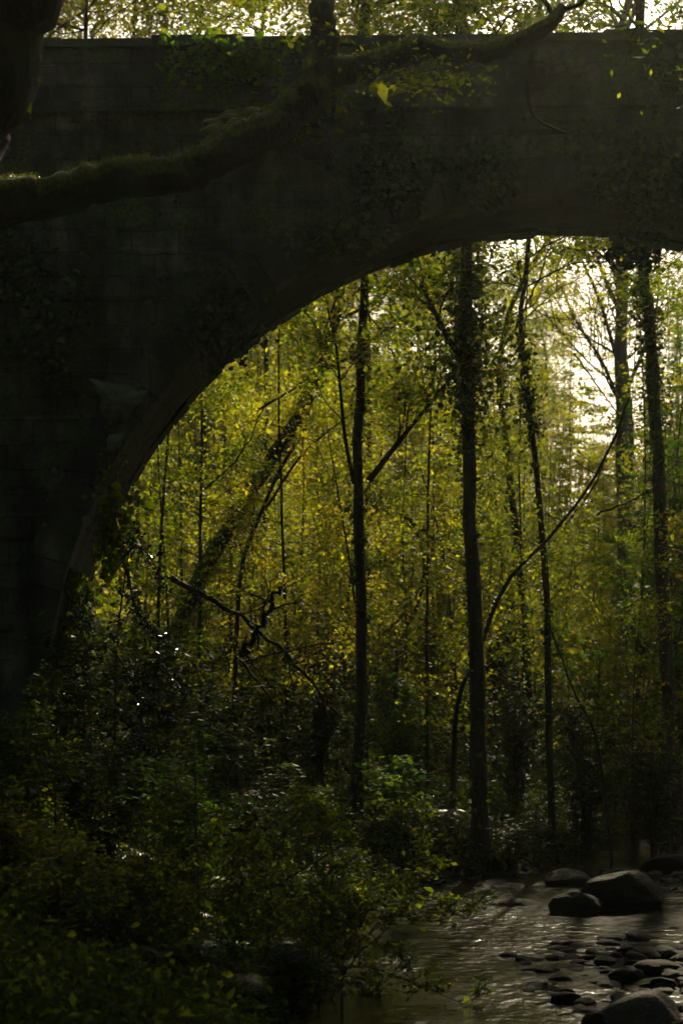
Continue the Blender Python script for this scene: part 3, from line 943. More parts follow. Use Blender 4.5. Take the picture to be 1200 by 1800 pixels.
make_tree('curved_sapling', 'slender bare stem arcing up to the right across the ivy clad tree', 'tree',
          [foot(792, 28.5), P(803, 1240, 28.5), P(840, 1150, 28.5), P(868, 1070, 28.5), P(905, 1005, 28.5), P(960, 950, 28.5), P(1025, 870, 28.5), P(1075, 780, 28.5), P(1105, 700, 28.5)],
          .038, .015, 68, limbs=6, tmin=.3, limb_len=.8, depth=1, per=4, lsize=.06)
for pp, ra, lb, sd in (([foot(1080, 29), P(1050, 1310, 29), P(1010, 1220, 29), P(965, 1100, 29)], .025, 'thin dead pole slanting left over the undergrowth behind the boulder', 69),
                       ([foot(690, 33), P(700, 1150, 33), P(735, 1060, 33), P(745, 990, 33), P(728, 920, 33)], .035, 'thin crooked stem between the two upright trunks', 70)):
    make_tree('bent_sapling', lb, 'tree', pp, ra, ra * .5, sd, limbs=4, limb_len=.7, depth=1, per=5, lsize=.06)
make_tree('broken_stump', 'broad pale broken trunk standing dimly behind the curved sapling', 'tree',
          [foot(885, 40), P(885, 1250, 40), P(888, 1120, 40), P(890, 1062, 40)], .42, .24, 71, bark='bark', limbs=0, per=0, ivy=[(.1, .9, 500, .05)], nseg=12)
make_tree('bare_tree', 'bare tree fanning fine twigs against the bright gap of sky', 'tree',
          [foot(1110, 46), P(1112, 1000, 46), P(1108, 820, 46), P(1104, 700, 46), P(1095, 600, 46), P(1085, 500, 46), P(1060, 380, 46), P(1050, 200, 46)],
          .1, .045, 72, limbs=18, tmin=.42, limb_len=3.4, depth=2, kids=6, per=2, lsize=.055, lspread=.12, leaf='leaf_gold', trop=.3, bark='bark', wob=.12,
          extra=[([P(1104, 700, 46), P(1075, 600, 46), P(1050, 520, 46), P(1010, 430, 46)], .06), ([P(1104, 690, 46), P(1090, 560, 46), P(1055, 470, 46), P(1040, 400, 46)], .06),
                 ([P(1108, 760, 46), P(1060, 640, 46), P(1010, 560, 46), P(975, 470, 46)], .05), ([P(1104, 680, 46), P(1150, 560, 46), P(1160, 440, 46)], .05)])
make_tree('pale_forked_tree', 'pale bare forked tree rising beyond the parapet at the top right', 'tree',
          [foot(1090, 42), P(1095, 900, 42), P(1092, 500, 42), P(1092, 200, 42), P(1092, 60, 42), P(1105, -20, 42), P(1100, -160, 42)],
          .16, .06, 73, bark='bark_pale', limbs=8, tmin=.72, limb_len=2.6, per=1, lsize=.07,
          extra=[([P(1088, 60, 42), P(1078, 30, 42), P(1055, 5, 42), P(1040, -30, 42)], .07), ([P(1095, 60, 42), P(1115, 15, 42), P(1120, -40, 42)], .07),
                 ([P(1120, 60, 42), P(1160, 30, 42), P(1200, -5, 42)], .04)])
make_tree('hidden_tree', 'leafy tree showing over the parapet between the upright stem and the bare tree', 'tree',
          [foot(812, 44), P(812, 700, 44), P(814, 300, 44), P(812, 60, 44), P(805, -60, 44), P(810, -250, 44)],
          .2, .08, 74, limbs=14, tmin=.6, limb_len=3.2, per=5, lsize=.09, tint=(.7, .3), leaf='leaf_green')

for k_, (px, d, top, lf, tn, pr, lb) in enumerate([
        (150, 38, -140, 'leaf_gold', .3, 13, 'dense yellow leaved tree over the parapet at the top left'),
        (235, 41, -160, 'leaf_gold', .2, 13, 'second yellow green tree over the parapet right of the densest one'),
        (350, 40, -120, 'leaf_green', .9, 6, 'sparser light green tree over the parapet left of the upright stem'),
        (460, 44, -120, 'leaf_green', .8, 5, 'thin leaved tree just left of the upright stem over the parapet'),
        (640, 39, -140, 'leaf_gold', .15, 9, 'bright yellow green tree just right of the upright stem over the parapet')]):
    make_tree('parapet_tree', lb, 'tree', [foot(px, d), P(px + 8, 700, d), P(px - 6, 250, d), P(px, 60, d), P(px + 10, top, d)], .06, .03, 740 + k_,
              limbs=16, tmin=.72, tmax=.98, limb_len=3.8, per=pr, lsize=.1, lspread=.25, leaf='leaf_gold', tint=(tn * .6, .25), trop=.05)
pr_ = []
for k_, (lf, tn, pth_) in enumerate([('leaf_gold', .2, [(0, 0, 0), (.15, 0, 2.6), (.1, .1, 5.2), (.5, 0, 8.2)]), ('leaf_green', .8, [(0, 0, 0), (-.1, 0, 2.2), (-.35, .1, 4.6), (-.3, 0, 7.0)]),
                                     ('leaf_gold', .5, [(0, 0, 0), (.05, 0, 1.8), (.3, .1, 3.6), (.9, 0, 5.6)]), ('leaf_green', .6, [(0, 0, 0), (.0, 0, 3), (-.2, .1, 6), (-.6, 0, 9.5)])]):
    pr_.append(make_tree('thin_tree', None, 'tree', [np.array(q_, float) for q_ in pth_], .032, .01, 760 + k_, limbs=16, tmin=.15, limb_len=1.5, depth=1, kids=5,
                         per=9, lsize=.066, lspread=.14, flat=.4, leaf=lf, tint=(tn, .3), sides=6, bark='bark'))
rng = np.random.default_rng(770)
HUE = ['golden', 'light green', 'short yellow', 'tall green']
spots = []
for k_ in range(38):
    px = 235 + 990 * (k_ + rng.uniform(0, .9)) / 38; d = rng.uniform(29, 42)
    spots.append((px, d, int(rng.integers(4))))
for j_, (px, d, i_) in enumerate(spots):
    first = i_ not in [q_[2] for q_ in spots[:j_]]
    o_ = pr_[i_] if first else copy_tree(pr_[i_])
    o_.location = ((px - 600) / FPX * d, d, gz((px - 600) / FPX * d, d) - .05)
    s_ = rng.uniform(.75, 1.15) * (.6 if 950 < px < 1120 else 1); o_.scale = (s_, s_, s_); o_.rotation_euler = (0, 0, rng.uniform(0, 6.28))
    zn = 'near the left curve of the arch' if px < 400 else 'by the leaning mossy trunk' if px < 560 else 'by the straight trunk' if px < 720 else 'by the ivy clad tree' if px < 900 else 'below the gap of sky' if px < 1090 else 'at the right edge of the arch'
    dn = 'just behind the bridge' if d < 34 else 'farther behind the bridge' if d < 38 else 'at the slope foot'
    tag(o_, HUE[i_] + ' thin young tree ' + dn + ' ' + zn, 'tree', HUE[i_] + ' thin young trees ' + dn + ' ' + zn)

# dead branches tangled at the left, inside the arch
def dead_branch(name, label, paths, sd):
    rng = np.random.default_rng(sd)
    t_ = thing(name, label, 'branch', paths[0][0][0])
    mb = MB(); out, an = [], []
    for pp, ra in paths:
        e = smooth_path(pp, 22); e[1:-1] += rng.normal(0, ra * .5, (20, 3)); tube(mb, e, np.linspace(ra, ra * .35, 22), 7, rng, .1)
        for _ in range(4):
            i = rng.integers(6, 20)
            grow(out, an, e[i], unit(e[i] - e[i - 2] + rng.normal(0, .8, 3) * .3), .5, ra * .35, 1, rng, 0, .2, 2)
    mb.build('limb', M['bark'], t_)
    mb = MB()
    for (pts, ra, dp) in out: tube(mb, pts, np.maximum(ra, .0035), 4)
    mb.build('twigs', M['bark'], t_)


for k_, (a_, b_, dd_, ra_, lb_) in enumerate([
        ((838, 670), (968, 425), 33, .03, 'thin dead pole slanting up right from the ivy wrapped trunk'),
        ((990, 930), (1085, 740), 36, .022, 'thin slanting stick among the green leaves right of the slim trunk'),
        ((455, 720), (590, 590), 32, .022, 'thin stick slanting up right across the leaning mossy trunk'),
        ((672, 1120), (765, 950), 34, .028, 'slanting dead stick between the straight trunk and the ivy clad tree'),
        ((1008, 620), (1112, 770), 40, .022, 'thin dark stick slanting down right under the gap of sky'),
        ((1050, 905), (1200, 800), 33, .02, 'nearly level stick in the green leaves at the right edge'),
        ((360, 860), (470, 700), 31, .018, 'wispy stick rising left of the leaning mossy trunk'),
        ((700, 640), (615, 500), 31.5, .02, 'short dead stick leaning left behind the top of the straight trunk')]):
    p0_, p1_ = P(*a_, dd_), P(*b_, dd_)
    mid_ = (p0_ + p1_) / 2 + np.array([.1, 0, -.12])
    dead_branch('dead_stick', lb_, [([p0_, mid_, p1_], ra_)], 860 + k_)
d_ = 27.5
dead_branch('fallen_branch', 'long dead branch sagging down to the right at the left of the arch',
            [([P(300, 1015, d_), P(350, 1045, d_), P(415, 1080, d_), P(480, 1130, d_), P(545, 1195, d_), P(600, 1262, d_)], .04),
             ([P(430, 1150, d_), P(470, 1200, d_), P(515, 1255, d_)], .018), ([P(420, 1160, d_), P(480, 1235, d_), P(500, 1290, d_), P(480, 1360, d_)], .018)], 81)
dead_branch('broken_branch', 'short thick broken branch crossing over the long dead branch',
            [([P(424, 1152, 27.2), P(445, 1120, 27.2), P(466, 1085, 27.2), P(480, 1055, 27.2), P(497, 1033, 27.2)], .055)], 82)
dead_branch('fallen_branch', 'thin dead branch nearly level, reaching to the straight trunk',
            [([P(425, 1165, 28.4), P(480, 1150, 28.4), P(550, 1135, 28.4), P(630, 1120, 28.4)], .018)], 83)
dead_branch('broken_branch', 'broken dead branch leaning on the ivy clad tree from the left',
            [([P(705, 900, 34), P(740, 930, 34), P(780, 960, 34), P(830, 985, 34)], .05)], 84)

# ------------------------------------------------------------------ prototypes of the wood and their copies
def far_tree(seed, leaf, h, r, per, bark='bark', lsize=.13, tint=(.5, .3), limbs=15, tmin=.3, kids=4):
    rng = np.random.default_rng(seed)
    w_ = rng.normal(0, .35, (5, 2)); w_[0] = 0
    path = [(w_[k, 0] * k / 3, w_[k, 1] * k / 3, h * k / 4 - .2) for k in range(5)]
    return make_tree('woodland_tree', None, 'tree', [np.array(p_) for p_ in path], r, r * .3, seed, bark=bark, leaf=leaf, limbs=limbs, tmin=tmin,
                     limb_len=h * .24, per=per, lsize=lsize, lspread=.3, tint=tint, sides=8, nseg=14, kids=kids)


protos = [far_tree(101, 'leaf_gold', 11, .08, 8), far_tree(102, 'leaf_green', 13, .1, 8, tint=(.8, .2)), far_tree(103, 'leaf_brown', 10, .07, 7),
          far_tree(104, 'leaf_gold', 8, .055, 9, tint=(.2, .2), tmin=.2), far_tree(105, 'leaf_brown', 14, .11, 2, tint=(.3, .3)),
          far_tree(106, 'leaf_green', 9, .09, 8, tint=(.5, .2), tmin=.15)]
KIND = ['golden leaved', 'tall green', 'brown leaved', 'small yellow green', 'nearly bare brown', 'bushy green']
used = set()
rng = np.random.default_rng(200)


def plant(proto_i, x, y, s, label, group):
    o = protos[proto_i] if proto_i not in used else copy_tree(protos[proto_i])
    used.add(proto_i)
    o.location = (x, y, gz(x, y) - .1)
    o.rotation_euler = (0, 0, rng.uniform(0, 6.28))
    o.scale = (s, s, s * rng.uniform(.9, 1.1))
    o['label'] = label; o['category'] = 'tree'; o['group'] = group
    return o


placed = 0
for k in range(400):
    if placed >= 96: break
    y = 44 + 88 * rng.uniform() ** .9
    px = rng.uniform(-250, 1500)
    if 980 < px < 1110 and rng.uniform() < .85: continue
    if px > 1250 and rng.uniform() < .6: continue
    x = (px - 600) / FPX * y
    i = int(rng.choice(6, p=[.2, .14, .24, .2, .14, .08] if px < 700 else [.25, .18, .12, .22, .08, .15]))
    if y < 78: i = [3, 5, 3, 3, 0, 5][i]
    sc_ = rng.uniform(.45, .7) if y < 78 else rng.uniform(.75, 1.15)
    zone = 'behind the left bridge wall' if px < 330 else ('in the left of the arch' if px < 620 else ('between the upright trunks' if px < 860 else ('right of the ivy clad tree' if px < 1080 else 'at the right of the arch')))
    far_ = 'low on the slope' if y < 78 else ('half way up the slope' if y < 105 else 'high on the slope')
    plant(i, x, y, sc_, KIND[i] + ' tree ' + far_ + ', ' + zone, KIND[i] + ' trees ' + far_ + ' ' + zone)
    placed += 1

# ------------------------------------------------------------------ bushes beyond the arch and in the foreground
def bush(name, label, pos, w_, h_, n_, seed, leaf, size=.07, stems=9, group=None, tint=(.5, .3), layered=True, cat='bush', bark='twig', build_stems=True, per=14, sr=.012):
    rng = np.random.default_rng(seed)
    pos = np.array(pos, float)
    t_ = thing(name, label, cat, pos, group)
    st = MB(); an = []
    for k in range(stems):
        a = rng.uniform(0, 2 * np.pi); f = rng.uniform(.15, 1)
        tip = pos + np.array([math.cos(a) * f * w_ / 2, math.sin(a) * f * w_ / 2, h_ * (1 - .45 * f * f) * rng.uniform(.75, 1.1)])
        mid = pos + (tip - pos) * np.array([.35, .35, .6])
        e = smooth_path([pos + rng.normal(0, .05, 3) * [1, 1, 0], mid, tip], 12)
        tube(st, e, np.linspace(sr, sr * .3, 12), 5)
        for i in range(3, 12):
            for _ in range(2):
                a2 = rng.uniform(0, 6.28); L = rng.uniform(.12, .3) * w_ * .5
                q_ = e[i] + np.array([math.cos(a2) * L, math.sin(a2) * L, rng.uniform(-.1, .4) * L])
                tube(st, np.array([e[i], (e[i] + q_) / 2 + [0, 0, .02], q_]), [sr * .3, sr * .2, sr * .12], 3)
                u_ = np.linspace(.25, 1.05, 5)[:, None]
                an.extend(e[i] + (q_ - e[i]) * u_)
    an = np.array(an)
    c = an[rng.integers(0, len(an), n_)] + rng.normal(0, .035 + size * .35, (n_, 3)) * np.array([1.2, 1.2, .3])
    st.build('stems', M[bark], t_)
    mb = MB(); leaves(mb, c, size * (1.25 if cat == 'shrub' else 1), rng, spread=.32 if layered else .9, aspect=.58, tint=rng.normal(tint[0], tint[1], n_)); mb.build('foliage', M[leaf], t_)
    return t_


def on(px, d, dz=-.03):
    x = (px - 600) / FPX * d
    return (x, d, gz(x, d) + dz)


# beyond the arch, one by one: (px, distance, width, height, leaves, material, tint, label); floor bushes carry shade in a darker leaf colour
BB = [
    (505, 43, 3.0, 3.6, 5200, 'leaf_gold', .35, 'glowing yellow hazel bush in the middle distance left of the straight trunk'),
    (590, 47, 2.6, 4.6, 4200, 'leaf_gold', .55, 'taller golden bush just behind the straight trunk'),
    (330, 38, 3.0, 5.0, 5200, 'leaf_gold', .2, 'yellow green bush against the left curve of the arch'),
    (265, 33, 1.8, 2.8, 2600, 'leaf_green', .8, 'green bush pressed to the lit left jamb of the arch'),
    (400, 46, 3.2, 7.0, 5200, 'leaf_brown', .4, 'tall brown leaved bush behind the leaning mossy trunk'),
    (715, 44, 2.8, 4.6, 4400, 'leaf_gold', .25, 'yellow green bush between the two upright trunks'),
    (760, 37, 1.8, 3.2, 2600, 'leaf_green', .9, 'low light green bush left of the ivy clad tree'),
    (905, 46, 2.6, 5.6, 4400, 'leaf_gold', .25, 'golden bush right of the ivy clad tree'),
    (985, 50, 3.4, 6.6, 8000, 'leaf_gold', .45, 'brightest golden bush right below the gap of sky'),
    (1060, 44, 2.8, 5.4, 5200, 'leaf_gold', .15, 'yellow green bush under the bare tree'),
    (1110, 34, 2.6, 6.0, 7000, 'leaf_fresh', .8, 'broad mid green bush filling the right of the arch'),
    (1190, 36, 2.6, 7.0, 7000, 'leaf_fresh', .6, 'dark green bush at the right edge behind the dark trunk'),
    (1030, 31, 1.8, 2.6, 3600, 'leaf_ivy_shade', .35, 'low dark bush on the bank behind the boulder'),
    (1150, 30, 1.8, 2.2, 3200, 'leaf_ivy_shade', .3, 'dark low bush at the right edge over the water'),
    (900, 32, 1.4, 2.2, 2600, 'leaf_ivy_shade', .4, 'dim green bush at the foot of the slim trunk'),
    (700, 32, 1.8, 1.9, 3200, 'leaf_fresh', .5, 'low green bush between the feet of the upright trunks'),
    (560, 32, 1.8, 2.0, 3200, 'leaf_ivy_shade', .45, 'low green bush left of the foot of the straight trunk'),
    (470, 34, 1.8, 2.5, 3200, 'leaf_gold', .1, 'olive bush behind the tangle of dead branches'),
    (780, 40, 1.8, 6.0, 3000, 'leaf_gold', .3, 'tall thin yellow bush behind the ivy clad tree'),
    (660, 55, 3.4, 8.0, 5200, 'leaf_brown', .3, 'tall olive bush far behind the straight trunk'),
    (860, 58, 3.6, 9.0, 5200, 'leaf_brown', .2, 'tall dull bush far behind the ivy clad tree'),
    (1170, 48, 3.2, 8.0, 5200, 'leaf_gold', .1, 'tall green gold bush at the right behind the dark bush'),
    (520, 60, 3.6, 10.0, 5200, 'leaf_brown', .5, 'highest brown bush seen under the left curve of the arch'),
]
for i, (px, d, w_, h_, n_, lf, tn, lb) in enumerate(BB):
    bush('bush', lb, on(px, d), w_, h_, n_, 300 + i, lf, size=(.1 if px > 1000 and d < 40 and h_ > 4 else .062) + .0007 * d, stems=12, tint=(tn, .25), sr=.02)

for i, (px, d, w_, h_, n_, lf, tn, lb) in enumerate([
    (450, 52, 3.4, 8.5, 6000, 'leaf_gold', .3, 'tall golden hazel left of centre, behind the arching stem'),
    (560, 54, 3.0, 9.0, 5500, 'leaf_gold', .2, 'tall yellow green hazel left of the straight trunk'),
    (350, 47, 2.8, 9.0, 5500, 'leaf_gold', .6, 'tall orange gold hazel near the left curve of the arch'),
    (700, 50, 3.0, 9.0, 5500, 'leaf_gold', .25, 'tall golden hazel right of the straight trunk'),
    (780, 54, 3.0, 10.0, 5500, 'leaf_green', .9, 'tall light green hazel behind the ivy wrapped trunk'),
    (880, 52, 3.0, 9.5, 5500, 'leaf_gold', .3, 'tall golden hazel behind the crooked trunk'),
    (960, 56, 2.6, 8.4, 8000, 'leaf_gold', .4, 'tall golden hazel left of the gap of sky'),
    (1060, 53, 3.2, 7.6, 9000, 'leaf_gold', .25, 'golden hazel filling the foot of the gap of sky'),
    (1160, 42, 2.8, 8.6, 6000, 'leaf_fresh', .8, 'tall green hazel behind the dark trunk at the right'),
    (1215, 40, 2.8, 10.5, 6000, 'leaf_fresh', .6, 'tallest green hazel cut by the right edge'),
    (1130, 56, 3.0, 9.6, 5500, 'leaf_gold', .2, 'yellow green hazel right of the gap of sky'),
    (1000, 60, 3.4, 12.0, 3400, 'leaf_gold', .2, 'sparse tall hazel veiling the left of the gap of sky'),
    (1100, 58, 3.2, 12.5, 3400, 'leaf_gold', .15, 'sparse tall hazel veiling the right of the gap of sky'),
    (1185, 50, 3.0, 12.0, 4200, 'leaf_gold', .1, 'tall yellow green hazel behind the dark trunk, beside the gap of sky'),
    (640, 40, 1.6, 4.4, 2600, 'leaf_gold', .1, 'slim green gold hazel touching the straight trunk on its right')]):
    bush('hazel', lb, on(px, d), w_, h_, n_, 340 + i, lf, size=.065 + .0007 * d, stems=13, tint=(tn, .25), sr=.02, cat='hazel')

# foreground left bank; the dark bushes have shade put into their leaf colour
FB = [
    (40, 19.5, 1.5, 1.7, 2600, 'leaf_green', .5, .06, 'bushy green shrub at the left edge beneath the bridge'),
    (130, 21.5, 1.6, 2.6, 3000, 'leaf_ivy_shade', .4, .06, 'tall dark shrub covering the foot of the left abutment'),
    (260, 22.5, 1.6, 2.6, 2600, 'leaf_ivy_shade', .3, .06, 'dark glossy shrub inside the left foot of the arch'),
    (380, 23, 1.2, 2.2, 1800, 'leaf_ivy_shade', .3, .06, 'dark shrub under the tangle of dead branches'),
    (20, 15.5, 1.2, .9, 2600, 'leaf_gold', .3, .045, 'sunlit yellow brown bush at the bottom left corner'),
    (110, 14.2, 1.0, .75, 2200, 'leaf_gold', .1, .04, 'low leafy bush at the bottom left beside the yellow brown one'),
    (330, 16.5, 1.3, 1.5, 2600, 'leaf_fresh', .6, .045, 'wispy green sapling clump left of centre in the foreground'),
    (235, 14.6, 1.0, .7, 2200, 'leaf_green', .9, .045, 'low bright green bush at the bottom left of centre'),
    (450, 17.5, 1.2, 1.2, 2200, 'leaf_ivy_shade', .4, .045, 'dim green bush beside the near edge of the stream'),
    (575, 18.6, 1.1, 1.0, 1500, 'leaf_ivy_shade', .5, .045, 'thin leafy bush overhanging the stream edge'),
    (500, 14.4, 1.0, .55, 1500, 'leaf_ivy_shade', .3, .045, 'black green bush at the bottom centre'),
    (420, 20.5, 1.4, 1.5, 2200, 'leaf_ivy_shade', .6, .05, 'middle distance green bush near the foot of the arch'),
    (700, 26.9, 1.6, 1.0, 1900, 'leaf_fresh', .7, .06, 'light green bush on the bank left of the ivy clad tree foot'),
    (180, 17.5, 1.3, 1.4, 2400, 'leaf_ivy_shade', .35, .05, 'rounded dark green bush in the left foreground'),
    (560, 23.0, 1.2, 1.0, 1900, 'leaf_green', .5, .05, 'low bush where the arch shadow meets the water'),
    (900, 27.2, 1.5, .8, 1700, 'leaf_ivy_shade', .5, .055, 'low dark bush on the bank just left of the boulder'),
    (640, 16.0, .5, .5, 260, 'leaf_green', .7, .04, 'sparse twiggy plant standing in the near edge of the stream'),
]
for i, (px, d, w_, h_, n_, lf, tn, sz, lb) in enumerate(FB):
    bush('shrub', lb, on(px, d), w_, h_, n_, 400 + i, lf, size=sz, stems=11, tint=(tn, .3), cat='shrub', sr=.009)

for i, (pts, lb) in enumerate([
        ([(520, 1640), (640, 1600), (760, 1620), (850, 1580)], 'thin arching twig reaching right over the pool with a few leaves'),
        ([(500, 1760), (620, 1700), (740, 1735), (870, 1790)], 'drooping twig low over the water at the bottom centre'),
        ([(560, 1800), (620, 1690), (690, 1620), (720, 1530)], 'upright twig standing against the pool with small leaves'),
        ([(480, 1560), (580, 1500), (680, 1440), (760, 1425)], 'leafy twig rising over the far edge of the pool'),
        ([(560, 1690), (650, 1640), (700, 1560), (790, 1500)], 'sprig leaning over the pool toward the ivy clad tree')]):
    pp = [P(a_, b_, 15.2 + .25 * i) for a_, b_ in pts]
    make_tree('overhanging_twig', lb, 'twig', pp, .009, .003, 480 + i, limbs=16, tmin=.15, limb_len=.32, depth=1, kids=3, per=3, lsize=.045, lspread=.04,
              sides=6, tint=(.6, .3), bark='twig', rough=0, trop=.05)
# saplings with visible thin stems in the foreground
for i, (px, d, top, lean, lb) in enumerate([
        (350, 15.2, 1290, -10, 'slender sapling standing highest in the left foreground'), (290, 15.8, 1370, 10, 'sapling with thin straight stem left of the tallest one'),
        (410, 15.0, 1450, 25, 'sapling leaning right toward the stream'), (95, 17.0, 1180, 5, 'upright sapling by the left edge with small pale leaves'),
        (560, 15.4, 1520, 10, 'small sapling at the near stream edge'), (220, 13.8, 1560, -15, 'short sapling at the bottom left'), (40, 18.0, 1240, 15, 'thin wand like sapling at the very left edge before the wall'),
        (160, 18.6, 1290, -12, 'sapling with drooping top in front of the abutment'), (470, 15.8, 1400, 20, 'wispy sapling beside the pool, right of the tallest one'),
        (250, 17.6, 1330, 14, 'sapling standing before the dark foot of the arch'), (600, 15.0, 1600, 12, 'lowest wispy sapling over the pool edge')]):
    b0 = np.array(on(px, d))
    make_tree('sapling', lb, 'sapling', [b0, P(px + lean * .3, (top + 1750) / 2, d), P(px + lean, top, d)], .012, .004, 450 + i, limbs=14, tmin=.2, limb_len=.45, depth=1, kids=4,
              per=3, lsize=.045, lspread=.05, sides=6, tint=(.5, .35), flat=.5, bark='twig', rough=0)

# holly sprays hanging in front of the dark abutment
rng = np.random.default_rng(90)
ho = thing('holly', 'glossy holly sprays hanging down and glinting before the dark left foot of the arch', 'holly', P(190, 1420, 22))
st, lv = MB(), MB()
for pp in ([P(200, 1420, 22), P(205, 1150, 22), P(225, 980, 22), P(240, 930, 22)], [P(215, 980, 22), P(240, 1070, 21.9), P(275, 1150, 21.8), P(305, 1195, 21.7), P(332, 1235, 21.7)],
           [P(225, 1000, 22), P(235, 1060, 21.8), P(262, 1100, 21.8), P(300, 1140, 21.7)], [P(205, 1150, 22), P(235, 1200, 21.8), P(262, 1250, 21.8)],
           [P(205, 1250, 22), P(240, 1290, 21.8), P(265, 1340, 21.7)], [P(203, 1300, 22), P(160, 1260, 21.8), P(120, 1210, 21.8), P(80, 1120, 21.8)],
           [P(215, 980, 22), P(245, 960, 21.8), P(275, 1000, 21.8), P(290, 1040, 21.8)], [P(200, 1400, 22), P(150, 1150, 22), P(145, 1050, 21.9)]):
    e = smooth_path(pp, 24); tube(st, e, np.linspace(.014, .005, 24), 5)
    c = np.repeat(e[4:], 7, 0) + rng.normal(0, .05, (140, 3))
    leaves(lv, c, .06, rng, nrm=(0, -.5, .7), spread=.55, aspect=.55)
st.build('stems', M['twig'], ho); lv.build('leaves', M['leaf_holly'], ho)

# ferns
for i, (px, d, s_, lb) in enumerate([
        (60, 18.5, .8, 'large fern at the left edge under the abutment'), (150, 18.8, .8, 'broad fern right of the large one by the abutment'), (20, 16.6, .7, 'fern at the left border above the yellow brown bush'),
        (250, 16.0, .6, 'fern arching over the left foreground bushes'), (400, 14.2, .5, 'bright fern at the bottom centre left'), (180, 13.6, .5, 'low fern at the bottom left'),
        (500, 16.0, .5, 'fern near the stream edge at the bottom'), (620, 28.3, .7, 'fern at the foot of the straight trunk'), (760, 28.0, .7, 'fern on the bank left of the ivy clad tree'),
        (700, 30.0, .8, 'fern in the half light between the upright trunks'), (940, 29.5, .6, 'fern beside the slim trunk'), (1080, 30.5, .7, 'fern beneath the low dark bush at the right'),
        (460, 29.0, .8, 'fern under the sagging dead branch'), (330, 19.5, .7, 'fern in the gloom left of centre'),
        (30, 14.4, .6, 'pale olive fern in the bottom left corner'), (100, 16.2, .7, 'tall fern among the leaves right of the left border'), (300, 14.6, .55, 'feathery fern at the bottom between the saplings'),
        (120, 20.4, .9, 'highest fern by the left abutment, in front of the wall'), (450, 15.6, .6, 'spreading fern near the pool, left of the twigs'), (370, 17.8, .7, 'fern half hidden behind the tallest sapling')]):
    fern(pos=on(px, d), size=s_ * (1.1 if d < 20 else .85), seed=500 + i, label=lb, nf=12, tint=(.6, .25))

# ------------------------------------------------------------------ ground cover
def cover(name, label, n_, xr, yr, leaf, size, seed, hmax, upright=.7, dens=None, aspect=.5):
    rng = np.random.default_rng(seed)
    x = rng.uniform(*xr, n_); y = yr[0] + (yr[1] - yr[0]) * rng.uniform(0, 1, n_)
    if xr == 'fan': pass
    xl = np.interp(y, YS, XL); xrr = xl + np.interp(y, YS, XW)
    k = ((x < xl + .03) | (x > xrr - .03)) & (noise2(x, y, 2.1) + rng.normal(0, .6, n_) > -.9)
    if dens is not None: k &= dens(x, y)
    x, y = x[k], y[k]
    z = ground(x, y) + rng.uniform(0, 1, len(x)) ** 1.6 * hmax * (0.6 + .5 * noise2(x, y, 1.3))
    mb = MB(); leaves(mb, np.stack([x, y, z], -1), size, rng, spread=upright, aspect=aspect, tint=.5 + .35 * noise2(x, y, .9) + rng.normal(0, .25, len(x)))
    o_ = mb.build(name, M[leaf]); tag(o_, label, 'ground cover', kind='stuff')


cover('undergrowth', 'low leafy undergrowth over the near left bank', 80000, (-3.8, 1.2), (10.5, 26), 'leaf_ivy_shade', .055, 601, .5)
cover('leaf_carpet', 'low plants under the trees just beyond the bridge', 110000, (-7, 9), (25.9, 45), 'leaf_ivy_shade', .085, 602, .5)  # woodland floor shade is put into the darker leaf colour
cover('hillside_cover', 'dense brushwood cover on the slope beyond the arch', 150000, (-22, 32), (44, 135), 'leaf_brown', .24, 603, 1.6,
      dens=lambda x, y: np.abs(x / y - .05) < .17)
cover('hillside_leaves', 'yellow green leaves of the brushwood on the slope', 60000, (-22, 32), (44, 135), 'leaf_gold', .2, 604, 2.4,
      dens=lambda x, y: np.abs(x / y - .05) < .17)
cover('herb_layer', 'scattered paler green herbs among the dark undergrowth', 36000, (-3.8, 1.0), (10.5, 24), 'leaf_green', .06, 606, .65)
cover('grass', 'blades of grass and weeds along the near bank', 26000, (-3.4, 0.6), (11, 24), 'fern', .1, 605, .3, 1.1, aspect=.1)

# ------------------------------------------------------------------ rocks
def rock_mesh(name, seed, material, flat=.6):
    import bmesh
    rng = np.random.default_rng(seed)
    bm = bmesh.new()
    bmesh.ops.create_icosphere(bm, subdivisions=4, radius=1)
    ax = rng.normal(size=(9, 3)); ax /= np.linalg.norm(ax, axis=1, keepdims=True); cut = rng.uniform(.62, .9, 9)
    for v_ in bm.verts:
        p_ = np.array(v_.co)
        for a_, c_ in zip(ax, cut):
            dd = p_ @ a_
            if dd > c_: p_ = p_ - a_ * (dd - c_) * .85
        p_ = p_ * (1 + .05 * noise2(p_[0] * 3 + seed, p_[1] * 3 + p_[2] * 2, 1) + .02 * noise2(p_[0] * 9, p_[1] * 9 + p_[2] * 8, 1))
        p_[2] *= flat
        v_.co = p_
    me = bpy.data.meshes.new(name); bm.to_mesh(me); bm.free()
    for p_ in me.polygons: p_.use_smooth = True
    me.materials.append(material)
    return me


def rock(label, px, py, d, w_, h_, seed, m_, rz=0, sy=.8, name='boulder'):
    c = P(px, py, d)
    o_ = bpy.data.objects.new(name, rock_mesh(name, seed, M[m_], 1.0)); COL.objects.link(o_)
    o_.location = c; o_.scale = (w_ / 2, w_ / 2 * sy, h_ / 2); o_.rotation_euler = (0, 0, rz)
    return tag(o_, label, 'rock')


